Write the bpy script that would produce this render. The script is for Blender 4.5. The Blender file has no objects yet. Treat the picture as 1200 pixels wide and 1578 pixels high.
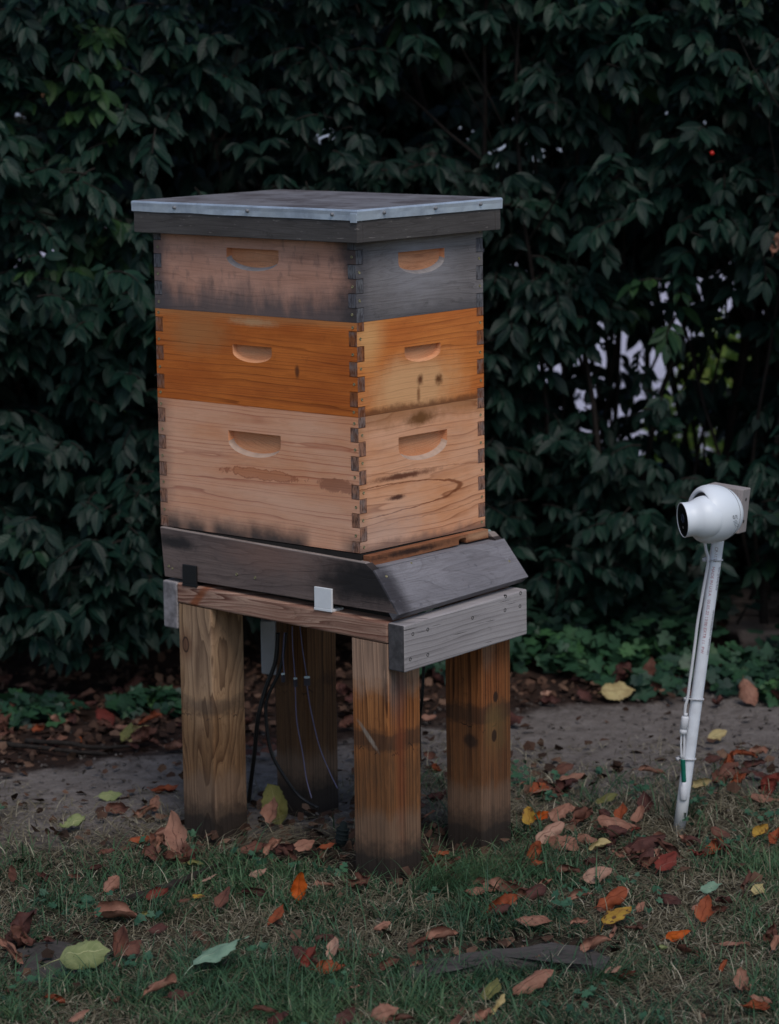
import bpy, bmesh, math, random
import numpy as np
from mathutils import Vector, Matrix, noise as mnoise
random.seed(7); rng = np.random.default_rng(7)
PI = math.pi
col = bpy.context.scene.collection
sc = bpy.context.scene

# ------------------------------------------------------------------ camera
CAM = Vector((-3.8546, -3.4395, 0.9354)); YAW, PITCH, ROLL, FPX = 0.7183, -0.1652, -0.0143, 4540.9
def cam_axes():
    ca, sa, cb, sb, cc, s_c = math.cos(YAW), math.sin(YAW), math.cos(PITCH), math.sin(PITCH), math.cos(ROLL), math.sin(ROLL)
    f = Vector((cb*ca, cb*sa, sb)); r = Vector((sa, -ca, 0)); u = r.cross(f)
    return cc*r + s_c*u, -s_c*r + cc*u, f
CR, CU, CF = cam_axes()
cd = bpy.data.cameras.new('camera'); cam = bpy.data.objects.new('camera', cd); col.objects.link(cam)
cam.matrix_world = Matrix(((CR.x, CU.x, -CF.x, CAM.x), (CR.y, CU.y, -CF.y, CAM.y), (CR.z, CU.z, -CF.z, CAM.z), (0, 0, 0, 1)))
cd.sensor_fit = 'VERTICAL'; cd.sensor_height = 36; cd.sensor_width = 36; cd.lens = FPX/1578*36
cd.clip_start = .1; cd.clip_end = 500
cd.dof.use_dof = True; cd.dof.focus_distance = 5.15; cd.dof.aperture_fstop = 5.0
sc.camera = cam

# ------------------------------------------------------------------ light
SUN_EL, SUN_AZ = math.radians(55), math.radians(238)      # azimuth measured from +X, counter-clockwise
w = bpy.data.worlds.new('World'); sc.world = w; w.use_nodes = True
wn = w.node_tree.nodes; wl = w.node_tree.links
sky = wn.new('ShaderNodeTexSky'); sky.sky_type = 'NISHITA'; sky.sun_disc = False
sky.sun_elevation = SUN_EL; sky.sun_rotation = math.radians(90) - SUN_AZ
sky.dust_density = 1.2; sky.air_density = 1.0; sky.ozone_density = 1.0
bg = wn['Background']; bg.inputs['Strength'].default_value = 0.105
wl.new(sky.outputs[0], bg.inputs[0])
sd = bpy.data.lights.new('sun', 'SUN'); sd.energy = 1.35; sd.angle = math.radians(30); sd.color = (1.0, .95, .90)
sun = bpy.data.objects.new('sun', sd); col.objects.link(sun)
sdir = Vector((math.cos(SUN_EL)*math.cos(SUN_AZ), math.cos(SUN_EL)*math.sin(SUN_AZ), math.sin(SUN_EL)))
sun.rotation_euler = sdir.to_track_quat('Z', 'Y').to_euler(); sun.location = (0, 0, 6)
sc.view_settings.view_transform = 'Standard'; sc.view_settings.look = 'None'
sc.view_settings.exposure = 0.12; sc.view_settings.gamma = 1

# ------------------------------------------------------------------ placement helpers
FH = Vector((math.cos(YAW), math.sin(YAW), 0)); RH = Vector((math.sin(YAW), -math.cos(YAW), 0)); UP = Vector((0, 0, 1))
ZG = -0.590
def G(s, d, z=ZG): return Vector((CAM.x, CAM.y, 0)) + FH*d + RH*s + UP*z
def ray(u, v): return CR*((u-600)/FPX) + CU*((789-v)/FPX) + CF
def on(u, v, ax, val):
    r = ray(u, v); return CAM + r*((val-CAM[ax])/r[ax])
def at(u, v, d):
    r = ray(u, v); return CAM + r*(d/r.dot(FH))
def gpx(u, v, z=ZG): return on(u, v, 2, z)
def sd_of(p):
    q = p-CAM; return q.dot(RH), q.dot(FH)

# ------------------------------------------------------------------ object helpers
def wloc(o):
    l = Vector((0, 0, 0))
    while o is not None: l += o.location; o = o.parent
    return l
def tag(o, label=None, cat=None, group=None, kind=None):
    if label: o['label'] = label
    if cat: o['category'] = cat
    if group: o['group'] = group
    if kind: o['kind'] = kind
    return o
def thing(name, label, cat, loc, group=None):
    o = bpy.data.objects.new(name, None); col.objects.link(o); o.location = loc; o.empty_display_size = .05
    return tag(o, label, cat, group)
def link_mesh(name, me, mats, parent=None, origin=None, smooth=False, bevel=0, seg=2):
    if not isinstance(mats, (list, tuple)): mats = [mats]
    for m in mats: me.materials.append(m)
    o = bpy.data.objects.new(name, me); col.objects.link(o)
    off = Vector(origin) if origin is not None else Vector((0, 0, 0))
    if parent is not None:
        o.parent = parent; off = wloc(parent)
    else: o.location = off
    me.transform(Matrix.Translation(-off))
    if smooth:
        for p in me.polygons: p.use_smooth = True
    if bevel:
        b = o.modifiers.new('bevel', 'BEVEL'); b.width = bevel; b.segments = seg; b.limit_method = 'ANGLE'
    return o
def obj(name, bm, mats, parent=None, origin=None, smooth=False, bevel=0, seg=2):
    bmesh.ops.recalc_face_normals(bm, faces=bm.faces[:])
    me = bpy.data.meshes.new(name); bm.to_mesh(me); bm.free()
    return link_mesh(name, me, mats, parent, origin, smooth, bevel, seg)
def box(bm, x0, x1, y0, y1, z0, z1, f=None, cuts=0):
    vs = [bm.verts.new(Vector(((x1 if i & 1 else x0), (y1 if i & 2 else y0), (z1 if i & 4 else z0)))) for i in range(8)]
    fs = [bm.faces.new([vs[i] for i in q]) for q in ((0, 2, 3, 1), (4, 5, 7, 6), (0, 1, 5, 4), (2, 6, 7, 3), (0, 4, 6, 2), (1, 3, 7, 5))]
    if f:
        for v in vs: v.co = f(v.co)
    return fs
def prism(bm, pts, to3, a0, a1):
    """pts 2-D outline, to3(p, a) -> 3-D"""
    A = [bm.verts.new(to3(p, a0)) for p in pts]; B = [bm.verts.new(to3(p, a1)) for p in pts]
    bm.faces.new(A); bm.faces.new(B[::-1]); n = len(pts)
    for i in range(n): bm.faces.new((A[i], B[i], B[(i+1) % n], A[(i+1) % n]))
def frame_of(t):
    t = t.normalized(); a = UP if abs(t.z) < .9 else Vector((1, 0, 0))
    x = t.cross(a).normalized(); return x, t.cross(x).normalized()
def tube(bm, pts, r, n=8, cap=True):
    pts = [Vector(p) for p in pts]; rs = r if isinstance(r, (list, tuple)) else [r]*len(pts)
    rings = []
    x = None
    for i, p in enumerate(pts):
        t = (pts[min(i+1, len(pts)-1)]-pts[max(i-1, 0)]).normalized()
        if x is None: x, y = frame_of(t)
        else:
            x = (x - t*x.dot(t)).normalized(); y = t.cross(x)
        rings.append([bm.verts.new(p + x*(math.cos(2*PI*k/n)*rs[i]) + y*(math.sin(2*PI*k/n)*rs[i])) for k in range(n)])
    for a, b in zip(rings, rings[1:]):
        for k in range(n): bm.faces.new((a[k], a[(k+1) % n], b[(k+1) % n], b[k]))
    if cap: bm.faces.new(rings[0][::-1]); bm.faces.new(rings[-1])
    return rings
def smoothpath(pts, m=6):
    pts = [Vector(p) for p in pts]; P = [pts[0]]+pts+[pts[-1]]; out = []
    for i in range(1, len(P)-2):
        for k in range(m):
            t = k/m; a, b, c, d = P[i-1], P[i], P[i+1], P[i+2]
            out.append(.5*((2*b)+(c-a)*t+(2*a-5*b+4*c-d)*t*t+(-a+3*b-3*c+d)*t**3))
    out.append(pts[-1]); return out
def lathe(bm, prof, c, ax, n=48):
    """prof: (distance along ax, radius)"""
    ax = ax.normalized(); x, y = frame_of(ax); rings = []
    for t, r in prof:
        if r < 1e-6: rings.append([bm.verts.new(c+ax*t)])
        else: rings.append([bm.verts.new(c+ax*t+x*(math.cos(2*PI*k/n)*r)+y*(math.sin(2*PI*k/n)*r)) for k in range(n)])
    for a, b in zip(rings, rings[1:]):
        for k in range(n):
            q = [a[k % len(a)], a[(k+1) % len(a)], b[(k+1) % len(b)], b[k % len(b)]]
            q = list(dict.fromkeys(q))
            if len(q) > 2: bm.faces.new(q)

# ------------------------------------------------------------------ material helpers
class M:
    def __init__(s, name, rough=.6, spec=.3, metal=0):
        s.m = bpy.data.materials.new(name); s.m.use_nodes = True; s.t = s.m.node_tree
        s.b = s.t.nodes['Principled BSDF']; s.b.inputs['Roughness'].default_value = rough
        s.b.inputs['Specular IOR Level'].default_value = spec; s.b.inputs['Metallic'].default_value = metal
        s._tc = None; s._xyz = None
    def n(s, ty): return s.t.nodes.new(ty)
    def put(s, sock, v):
        if v is None: return
        if isinstance(v, bpy.types.NodeSocket): s.t.links.new(v, sock)
        elif isinstance(v, (tuple, list)) and sock.type == 'RGBA' and len(v) == 3: sock.default_value = (*v, 1)
        else: sock.default_value = v
    def tc(s, k='Object'):
        if s._tc is None: s._tc = s.n('ShaderNodeTexCoord')
        return s._tc.outputs[k]
    def xyz(s):
        if s._xyz is None:
            q = s.n('ShaderNodeSeparateXYZ'); s.put(q.inputs[0], s.tc()); s._xyz = (q.outputs[0], q.outputs[1], q.outputs[2])
        return s._xyz
    def ma(s, op, a, b=None, c=None, clamp=False):
        q = s.n('ShaderNodeMath'); q.operation = op; q.use_clamp = clamp
        for i, v in enumerate((a, b, c)): s.put(q.inputs[i], v)
        return q.outputs[0]
    def add(s, a, b): return s.ma('ADD', a, b)
    def mul(s, a, b): return s.ma('MULTIPLY', a, b)
    def vec(s, x, y, z=0.0):
        q = s.n('ShaderNodeCombineXYZ'); s.put(q.inputs[0], x); s.put(q.inputs[1], y); s.put(q.inputs[2], z); return q.outputs[0]
    def noise(s, v, scale=5, detail=3, rough=.55):
        q = s.n('ShaderNodeTexNoise'); s.put(q.inputs['Vector'], v if v is not None else s.tc())
        q.inputs['Scale'].default_value = scale; q.inputs['Detail'].default_value = detail; q.inputs['Roughness'].default_value = rough
        return q.outputs['Fac']
    def ss(s, x, a, b, o0=0.0, o1=1.0):
        q = s.n('ShaderNodeMapRange'); q.interpolation_type = 'SMOOTHSTEP'
        s.put(q.inputs['Value'], x); s.put(q.inputs['From Min'], a); s.put(q.inputs['From Max'], b)
        s.put(q.inputs['To Min'], o0); s.put(q.inputs['To Max'], o1)
        if isinstance(a, (int, float)) and isinstance(b, (int, float)) and a > b:
            q.inputs['From Min'].default_value = b; q.inputs['From Max'].default_value = a
            q.inputs['To Min'].default_value = o1; q.inputs['To Max'].default_value = o0
        return q.outputs['Result']
    def mix(s, f, a, b, mode='MIX'):
        q = s.n('ShaderNodeMix'); q.data_type = 'RGBA'; q.blend_type = mode; q.clamp_factor = True
        s.put(q.inputs[0], f); s.put(q.inputs[6], a); s.put(q.inputs[7], b); return q.outputs[2]
    def bump(s, h, strength=.3, dist=.002):
        q = s.n('ShaderNodeBump'); q.inputs['Strength'].default_value = strength; q.inputs['Distance'].default_value = dist
        s.put(q.inputs['Height'], h); s.put(s.b.inputs['Normal'], q.outputs[0])
    def color(s, c): s.put(s.b.inputs['Base Color'], c); return s
    def rough(s, r): s.put(s.b.inputs['Roughness'], r); return s

def wood(name, a, b, line, freq=90, warp=3.0, axis='h', contrast=.7, fine=.3, seed=0.0, stains=(), rough=.75, bump=.35,
         stretch=(1.4, 5), thin=7, cracks=0.0, coarse=.35, dirty=1.0):
    m = M(name, rough, .25); x, y, z = m.xyz()
    if axis == 'h': u, v = m.add(x, y), z
    else: u, v = z, m.add(x, m.mul(y, -1.0))
    n1 = m.noise(m.vec(m.add(m.mul(u, stretch[0]), seed), m.mul(v, stretch[1]), seed), 1.6, 2.5, .5)
    n1b = m.noise(m.vec(m.mul(u, 9), m.mul(v, 14), seed+3), 1.0, 2, .5)
    n0 = m.noise(m.vec(m.mul(u, .6), m.mul(v, 32), seed+17), 1.0, 2, .5)
    ring = m.add(m.add(m.add(m.mul(v, freq), m.mul(n0, 5.5*freq/100)), m.mul(n1, warp*4)), m.mul(n1b, .55))
    f2 = m.ma('POWER', m.ma('FRACT', m.add(m.mul(ring, 3.3), m.mul(n1b, .8))), 3)
    fr = m.ma('FRACT', ring); ln = m.ma('POWER', fr, thin); ln = m.mul(ln, m.ss(fr, 1.0, .94))
    vary = m.noise(m.vec(m.mul(u, 3), m.mul(ring, .35), seed+9), 1, 2, .6)
    ln = m.mul(ln, m.ss(vary, .36, .62, .45, 1.0))
    fib = m.noise(m.vec(m.mul(u, 12), m.mul(v, 420), seed), 1, 3, .65)
    mott = m.noise(m.vec(m.mul(u, 4), m.mul(v, 12), seed+5), 1.3, 4, .6)
    c = m.mix(m.ss(mott, .3, .7), a, b)
    c = m.mix(m.mul(f2, contrast*.28*min(1, dirty+.25)), c, line)
    c = m.mix(m.mul(ln, contrast), c, line)
    dark = tuple(q*.62 for q in a); c = m.mix(m.ss(fib, .42, .75, 0.0, fine), c, dark)
    blot = m.noise(m.vec(m.mul(u, 2.0), m.mul(v, 4.0), seed+13), 2.2, 6, .7)
    c = m.mix(m.ss(blot, .5, .78, 0.0, coarse), c, tuple(q*.55 for q in b))
    hgt = m.add(m.mul(fib, .6), m.mul(ln, -.8))
    if cracks:
        ck = m.noise(m.vec(m.mul(u, 7), m.mul(v, 230), seed+21), 1, 2, .5)
        cm = m.mul(m.ss(ck, .66, .72), cracks); c = m.mix(cm, c, (.02, .018, .017)); hgt = m.add(hgt, m.mul(cm, -2.5))
    gr = m.noise(m.vec(m.mul(u, 260), m.mul(v, 900), seed+2), 1, 2, .6); c = m.mix(m.ss(gr, .35, .7, 0.0, .22*dirty), c, tuple(q*.45 for q in b))
    dirt = m.noise(m.vec(m.mul(u, 28), m.mul(v, 34), seed+31), 1, 6, .75); c = m.mix(m.ss(dirt, .58, .72, 0.0, .35*dirty), c, tuple(q*.40 for q in b))
    sp = m.noise(m.vec(m.mul(u, 140), m.mul(v, 160), seed+2), 1, 2, .5); c = m.mix(m.ss(sp, .72, .8, 0.0, .45*dirty), c, (.03, .02, .016))
    for fn, cc in stains: c = m.mix(fn(m, x, y, z), c, cc)
    if stains:
        c = m.mix(m.mul(m.ma('MAXIMUM', ln, m.mul(f2, .4*dirty)), (.25+.35*dirty)*min(1, contrast)), c, (.22, .15, .11), 'MULTIPLY')
        c = m.mix(m.ss(fib, .40, .72, 0.0, .10+.25*dirty), c, (.45, .40, .36), 'MULTIPLY'); c = m.mix(m.ss(dirt, .56, .74, 0.0, .4*dirty), c, (.4, .36, .33), 'MULTIPLY')
    m.color(c); m.bump(hgt, bump, .0012); m.rough(m.ss(mott, .2, .8, rough-.1, min(1, rough+.12)))
    return m.m
def blob(m, p, q, p0, q0, rp, rq, soft=.4, nz=.5, seed=0.0, nscale=30):
    """soft-edged noisy ellipse mask in two coordinates"""
    a = m.mul(m.add(p, -p0), 1/rp); b = m.mul(m.add(q, -q0), 1/rq)
    r = m.ma('SQRT', m.add(m.mul(a, a), m.mul(b, b)))
    n = m.noise(m.vec(p, q, seed), nscale, 7, .72)
    return m.ss(m.add(r, m.mul(m.add(n, -.5), nz*2)), 1+soft, 1-soft)
def edge(m, c, c0, c1, nz=.03, seed=0.0, amt=1.0, sc_=25, st=(1, 1, 1)):
    """0 at c0 -> amt at c1 with a ragged front"""
    x, y, z = m.xyz(); n = m.noise(m.vec(m.mul(m.add(x, y), st[0]), m.mul(z, st[2]), seed), sc_, 5, .65)
    return m.ss(m.add(c, m.mul(m.add(n, -.5), nz*2)), c0, c1, 0.0, amt) if c0 < c1 else m.ss(m.add(c, m.mul(m.add(n, -.5), nz*2)), c0, c1, 0.0, amt)

def plain(name, c, rough=.5, spec=.4, metal=0, var=.15, scale=40, bump=0):
    m = M(name, rough, spec, metal); n = m.noise(None, scale, 4, .6)
    m.color(m.mix(m.ss(n, .3, .7), c, tuple(q*(1-var) for q in c)))
    if bump: m.bump(n, bump, .002)
    return m.m
# ================================================================== HIVE
W, L = 0.3515, 0.5039; TK = .019
STAND_Z = lambda x, y: -.1135 + .0225*y + .034*(x+.012)        # the stand is slightly out of level
# ---- woods
m_grey_side = wood('weathered_pink_grey_wood', (.70, .375, .265), (.58, .29, .195), (.28, .13, .08), freq=60, warp=1.5, contrast=.3, fine=.25, seed=2, dirty=.5, coarse=.2,
    stains=[(lambda m, x, y, z: m.mul(edge(m, z, .070, .004, .055, 1.0, 1.0, 22, (1, 1, .35)), .88), (.10, .088, .090)),
            (lambda m, x, y, z: m.mul(edge(m, y, .075, .005, .05, 4.0, .9, 18), 1), (.06, .052, .053)),
            (lambda m, x, y, z: edge(m, y, .45, .50, .03, 7.0, .8, 18), (.09, .08, .085)),
            (lambda m, x, y, z: m.mul(m.ss(m.noise(m.vec(m.mul(y, 60), m.mul(z, 24), 3.0), 1, 3, .6), .53, .70), .38), (.14, .095, .085)),
            (lambda m, x, y, z: edge(m, z, .135, .165, .02, 2.0, .4, 18), (.20, .13, .11))])
m_grey_front = wood('weathered_slate_grey_wood', (.27, .245, .24), (.20, .18, .178), (.085, .075, .078), freq=70, warp=2.2, contrast=.55, fine=.35, seed=6, cracks=.35,
    stains=[(lambda m, x, y, z: blob(m, x, z, .17, .09, .08, .06, .9, .8, 2.0, 20), (.30, .285, .295)),
            (lambda m, x, y, z: edge(m, z, .115, .16, .02, 5.0, .55, 14), (.16, .115, .09)),
            (lambda m, x, y, z: edge(m, x, .06, .0, .04, 5.0, .65, 20), (.085, .08, .09)),
            (lambda m, x, y, z: edge(m, z, .035, .0, .02, 8.0, .55, 25), (.08, .075, .08))])
m_orange_side = wood('oiled_orange_wood', (.74, .205, .036), (.54, .128, .020), (.22, .045, .008), freq=120, warp=1.0, contrast=.75, fine=.28, seed=11, rough=.5, dirty=.45, coarse=.25, stretch=(.7, 5), thin=4,
    stains=[(lambda m, x, y, z: edge(m, z, .15, .165, .006, 3.0, .35, 30), (.52, .30, .13)),
            (lambda m, x, y, z: blob(m, y, z, .40, .13, .07, .035, .8, .8, 2.0, 25), (.50, .19, .06)),
            (lambda m, x, y, z: blob(m, y, z, .145, .072, .005, .012, .5, .5, 3.0, 60), (.17, .05, .015)),
            (lambda m, x, y, z: m.mul(blob(m, y, z, .25, .155, .05, .006, .8, 1.0, 5.0, 60), .7), (.6, .38, .2))])
m_orange_front = wood('oiled_honey_wood', (.82, .27, .060), (.64, .175, .035), (.30, .07, .016), freq=95, warp=1.4, contrast=.65, fine=.22, seed=15, rough=.5, dirty=.4, coarse=.2, stretch=(1, 5), thin=4,
    stains=[(lambda m, x, y, z: blob(m, x, z, .155, .040, .115, .052, .55, .6, 1.0, 12), (.80, .42, .19)),
            (lambda m, x, y, z: blob(m, x, z, .03, .135, .035, .04, .8, .5, 4.0, 14), (.80, .40, .15)),
            (lambda m, x, y, z: blob(m, x, z, .170, .050, .007, .008, .8, 1.1, 6.0, 90), (.16, .055, .02)),
            (lambda m, x, y, z: blob(m, x, z, .222, .046, .009, .008, .8, 1.2, 8.0, 90), (.18, .065, .02)),
            (lambda m, x, y, z: m.mul(blob(m, x, z, .165, .025, .004, .014, .8, 1.1, 9.0, 90), .8), (.24, .09, .03)),
            (lambda m, x, y, z: edge(m, z, .016, .002, .014, 9.0, .85, 40), (.17, .06, .022))])
def ringm(m, p, q, p0, q0, rp, rq, nz, seed, ns):
    a = m.mul(m.add(p, -p0), 1/rp); b = m.mul(m.add(q, -q0), 1/rq); r = m.ma('SQRT', m.add(m.mul(a, a), m.mul(b, b)))
    n = m.noise(m.vec(p, q, seed), ns, 7, .72); r = m.add(m.add(r, m.mul(m.add(n, -.5), nz*2)), -1.0); return m.ss(m.ma('ABSOLUTE', r), .16, .02)
def loopline(m, x, z, x0_, z0_, a, b):
    n = m.add(m.noise(m.vec(m.mul(x, 14), m.mul(z, 30), 4.0), 1, 4, .6), -.5)
    zz = m.add(m.add(z, -z0_), m.mul(n, .017)); p = m.mul(m.add(x, -x0_), 1/a); q = m.mul(zz, 1/b)
    r = m.ma('SQRT', m.add(m.mul(p, p), m.mul(q, q))); out = 0.0
    for rr_, w_, k in ((1.0, .05, .85), (1.75, .04, .4)):
        out = m.ma('MAXIMUM', out, m.mul(m.ss(m.ma('ABSOLUTE', m.add(r, -rr_)), w_, w_*.25), k))
    return out
m_pale_side = wood('bare_pine_side', (.84, .455, .285), (.76, .33, .165), (.40, .05, .012), freq=82, warp=1.2, contrast=1.0, fine=.10, seed=21, stretch=(.8, 4), thin=7, coarse=.0, dirty=.12,
    stains=[(lambda m, x, y, z: m.mul(blob(m, y, z, .235, .121, .085, .0095, .08, 1.1, 5.0, 34), .8), (.56, .20, .085)),
            (lambda m, x, y, z: m.mul(ringm(m, y, z, .235, .121, .085, .0095, 1.1, 5.0, 34), .7), (.32, .075, .025)),
            (lambda m, x, y, z: m.mul(blob(m, y, z, .055, .117, .045, .013, .15, 1.0, 8.0, 40), .95), (.38, .14, .07)),
            (lambda m, x, y, z: edge(m, z, .16, .06, .04, 7.0, .25, 12), (.78, .50, .38)),
            (lambda m, x, y, z: m.mul(edge(m, z, .045, .0, .022, 2.0, .96, 18), m.ss(m.noise(m.vec(y, 0.0, 5.0), 7, 2, .5), .40, .52)), (.055, .047, .045)),
            (lambda m, x, y, z: edge(m, y, .455, .505, .02, 2.0, .65, 24), (.20, .12, .09))])
m_pale_front = wood('bare_pine_front', (.86, .455, .27), (.76, .325, .145), (.30, .075, .022), freq=52, warp=1.8, contrast=1.0, fine=.15, seed=29.7, stretch=(1.2, 3.0), thin=8, coarse=.0, dirty=.15,
    stains=[(lambda m, x, y, z: loopline(m, x, z, .03, .088, .25, .027), (.22, .06, .018)),
            (lambda m, x, y, z: edge(m, z, .205, .244, .03, 3.0, .65, 22), (.34, .14, .045)),
            (lambda m, x, y, z: blob(m, x, z, .17, .225, .035, .012, .6, .9, 5.0, 40), (.20, .08, .025)),
            (lambda m, x, y, z: edge(m, x, .03, .0, .012, 3.0, .5, 30), (.42, .18, .07)),
            (lambda m, x, y, z: blob(m, x, z, .12, .125, .075, .005, .6, 1.1, 7.0, 45), (.17, .06, .03)),
            (lambda m, x, y, z: blob(m, x, z, .10, .088, .02, .004, .6, 1.1, 3.0, 60), (.10, .035, .02)),
            (lambda m, x, y, z: m.mul(blob(m, x, z, .05, .03, .10, .035, .9, .8, 9.0, 18), .5), (.55, .42, .36)),
            (lambda m, x, y, z: edge(m, z, .020, .0, .014, 9.0, .75, 30), (.15, .10, .085))])
def endgrain(name, c, d):
    m = M(name, .85, .15); x, y, z = m.xyz()
    n = m.noise(m.vec(m.mul(m.add(x, y), 330), m.mul(z, 60), 1.0), 1, 3, .6); cell = m.noise(None, 38, 2, .5)
    c_ = m.mix(m.ss(cell, .35, .65), c, tuple(.35*q+.12 for q in c)); m.color(m.mix(m.ss(n, .4, .65), c_, d)); m.bump(n, .5, .002); return m.m
eg_grey = endgrain('grey_end_grain', (.13, .125, .14), (.06, .055, .06))
eg_orange = endgrain('orange_end_grain', (.30, .105, .04), (.13, .042, .018))
eg_pale = endgrain('pine_end_grain', (.38, .185, .115), (.10, .05, .035))
cut_grey = wood('grey_handle_wood', (.80, .40, .22), (.66, .26, .12), (.15, .05, .03), freq=150, warp=6, contrast=.6, seed=33)
cut_rim_grey = plain('grey_handle_rim', (.36, .33, .32), .8, .2, var=.3)
cut_orange = wood('orange_handle_wood', (.82, .42, .22), (.70, .28, .12), (.22, .07, .03), freq=150, warp=8, contrast=.5, seed=37, rough=.6)
cut_pale = wood('pine_handle_wood', (.90, .45, .24), (.78, .30, .13), (.27, .08, .04), freq=130, warp=8, contrast=.8, seed=41)
cut_rim_pale = plain('pine_handle_rim', (.52, .37, .28), .8, .2, var=.2)
m_dark_end = plain('mildewed_end_grain', (.06, .052, .05), .85, .2, var=.4)
m_nail = plain('dull_brass', (.40, .36, .20), .45, .5, metal=.7, var=.5, scale=300)
m_void = plain('dark_gap_wood', (.03, .026, .024), .9, .1)

def scoop_cutter(c, ux, half, down, depth, inw):
    """convex hand-hold: straight top, arc below, floor sloping out; inner flat back"""
    bm = bmesh.new(); pts = []
    for o, k, dp in ((-.004, 1.0, 1), (0, 1.0, 1), ):
        for i in range(15):
            a = PI*i/14; hx = math.cos(a)*half; hz = -(down*.44 + down*.56*math.sin(a)) if 0 < i < 14 else -down*.44
            pts.append(c + ux*hx*k + UP*hz - inw*(.004 if o else 0))
        for s in (-1, 1): pts.append(c + ux*half*s - inw*(.004 if o else 0))
    for i in range(15):
        a = PI*i/14; pts.append(c + ux*math.cos(a)*half*.955 + UP*(-down*(.36+.50*math.sin(a))) + inw*depth)
    for s in (-1, 1): pts.append(c + ux*half*.97*s + inw*depth)
    for p in pts: bm.verts.new(p)
    bmesh.ops.convex_hull(bm, input=bm.verts[:])
    for e in [v for v in bm.verts if not v.link_faces]: bm.verts.remove(e)
    bmesh.ops.recalc_face_normals(bm, faces=bm.faces[:])
    me = bpy.data.meshes.new('cut'); bm.to_mesh(me); bm.free(); o = bpy.data.objects.new('cut', me); col.objects.link(o); return o

def panel(name, along, plane, inw_sign, length, h, rows, kind, mats, parent, z0, hand=None):
    """along 'x' or 'y'; plane = outer coordinate; kind 'L' or 'R' says which rows run full length"""
    g = .0006; rts = []; z = h
    for i, r in enumerate(rows): rts.append((z-r, z, 'LR'[(i+START) % 2])); z -= r
    L0, L1 = [], []
    def ext(k): return 0 if k == kind else TK+g
    for (a, b, k) in rts:
        e = ext(k); top = b-(g if k == kind and b < h-1e-6 else -g if b < h-1e-6 else 0); bot = a+(g if k == kind and a > 1e-6 else -g if a > 1e-6 else 0)
        L0 += [(e, top), (e, bot)]; L1 += [(length-e, top), (length-e, bot)]
    outline = L0 + L1[::-1]
    cl = []
    for p in outline:
        if not cl or (abs(cl[-1][0]-p[0])+abs(cl[-1][1]-p[1])) > 1e-5: cl.append(p)
    to3 = (lambda p, a: Vector((p[0], a, z0+p[1]))) if along == 'x' else (lambda p, a: Vector((a, p[0], z0+p[1])))
    bm = bmesh.new(); prism(bm, cl, to3, plane, plane+inw_sign*TK)
    bmesh.ops.recalc_face_normals(bm, faces=bm.faces[:])
    me = bpy.data.meshes.new(name); bm.to_mesh(me); bm.free()
    inw = (Vector((0, 1, 0)) if along == 'x' else Vector((1, 0, 0)))*inw_sign
    if hand:
        o = bpy.data.objects.new('tmp', me); col.objects.link(o)
        ux = Vector((1, 0, 0)) if along == 'x' else Vector((0, 1, 0))
        c = to3((hand[0], hand[1]), plane)
        ct = scoop_cutter(c, ux, hand[2], hand[3], hand[4], inw)
        md = o.modifiers.new('b', 'BOOLEAN'); md.object = ct; md.operation = 'DIFFERENCE'; md.solver = 'EXACT'
        dg = bpy.context.evaluated_depsgraph_get(); me2 = bpy.data.meshes.new_from_object(o.evaluated_get(dg))
        bpy.data.objects.remove(o); bpy.data.objects.remove(ct); me = me2; me.name = name
    me.materials.clear()
    for p in me.polygons: p.material_index = 0
    res = link_mesh(name, me, list(mats), parent)
    a3 = 0 if along == 'x' else 1; b3 = 1-a3; off = wloc(parent)
    for p in me.polygons:
        n = p.normal; c = p.center
        if abs(n[a3]) > .9 and (c[a3] < TK*.5 or c[a3] > length-TK*.5) and abs(abs(c[b3]+off[b3]-plane)-TK/2) < TK*.35: p.material_index = 1
        d = abs(c[b3]+off[b3]-plane)
        if hand and .0005 < d < TK*.95 and abs(c[a3]-hand[0]) < hand[2]+.004 and hand[1]-hand[3]-.004 < c[2] < hand[1]+.004:
            inner = abs(n.dot(inw)) > .93
            p.material_index = 2 if inner or c[2] > hand[1]-hand[3]*.3 else 3
    return res

def nail(parent, c, nrm, r=.0028):
    bm = bmesh.new(); lathe(bm, [(-.002, r), (.0006, r), (.0010, r*.8), (.0002, r*.45), (.0002, 0)], c, nrm, 12)
    obj('nail', bm, m_nail, parent, smooth=False)

START = 0
def hive_box(label, z0, h, rows, start, side, front, eg, cut, rim, hand_s, hand_f, dx=0, dy=0):
    global START; START = start
    t = thing('hive_box', label, 'hive box', (dx, dy, z0), 'stacked hive boxes')
    # geometry is written for x,y = 0 and moved with the root
    t.location = (0, 0, z0)
    panel('side_panel', 'y', 0, 1, L, h, rows, 'R', (side, eg, cut, rim), t, z0, hand_s)
    panel('side_panel', 'y', W, -1, L, h, rows, 'R', (side, eg, cut, rim), t, z0, hand_s)
    panel('front_panel', 'x', 0, 1, W, h, rows, 'L', (front, eg, cut, rim), t, z0, hand_f)
    panel('back_panel', 'x', L, -1, W, h, rows, 'L', (front, eg, cut, rim), t, z0, None)
    z = h
    for i, r in enumerate(rows):
        k = 'LR'[(i+start) % 2]; zc = z0+z-r/2; z -= r
        if r < .014: continue
        j = lambda: random.uniform(-.0015, .0015)
        if k == 'R': nail(t, Vector((0, .0095+j(), zc+j())), Vector((-1, 0, 0))); nail(t, Vector((0, L-.0095+j(), zc+j())), Vector((-1, 0, 0)))
        else: nail(t, Vector((.0095+j(), 0, zc+j())), Vector((0, -1, 0))); nail(t, Vector((W-.0095+j(), 0, zc+j())), Vector((0, -1, 0)))
    t.location = (dx, dy, z0)
    return t
Hd, Hm = .2435, .1675
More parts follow.
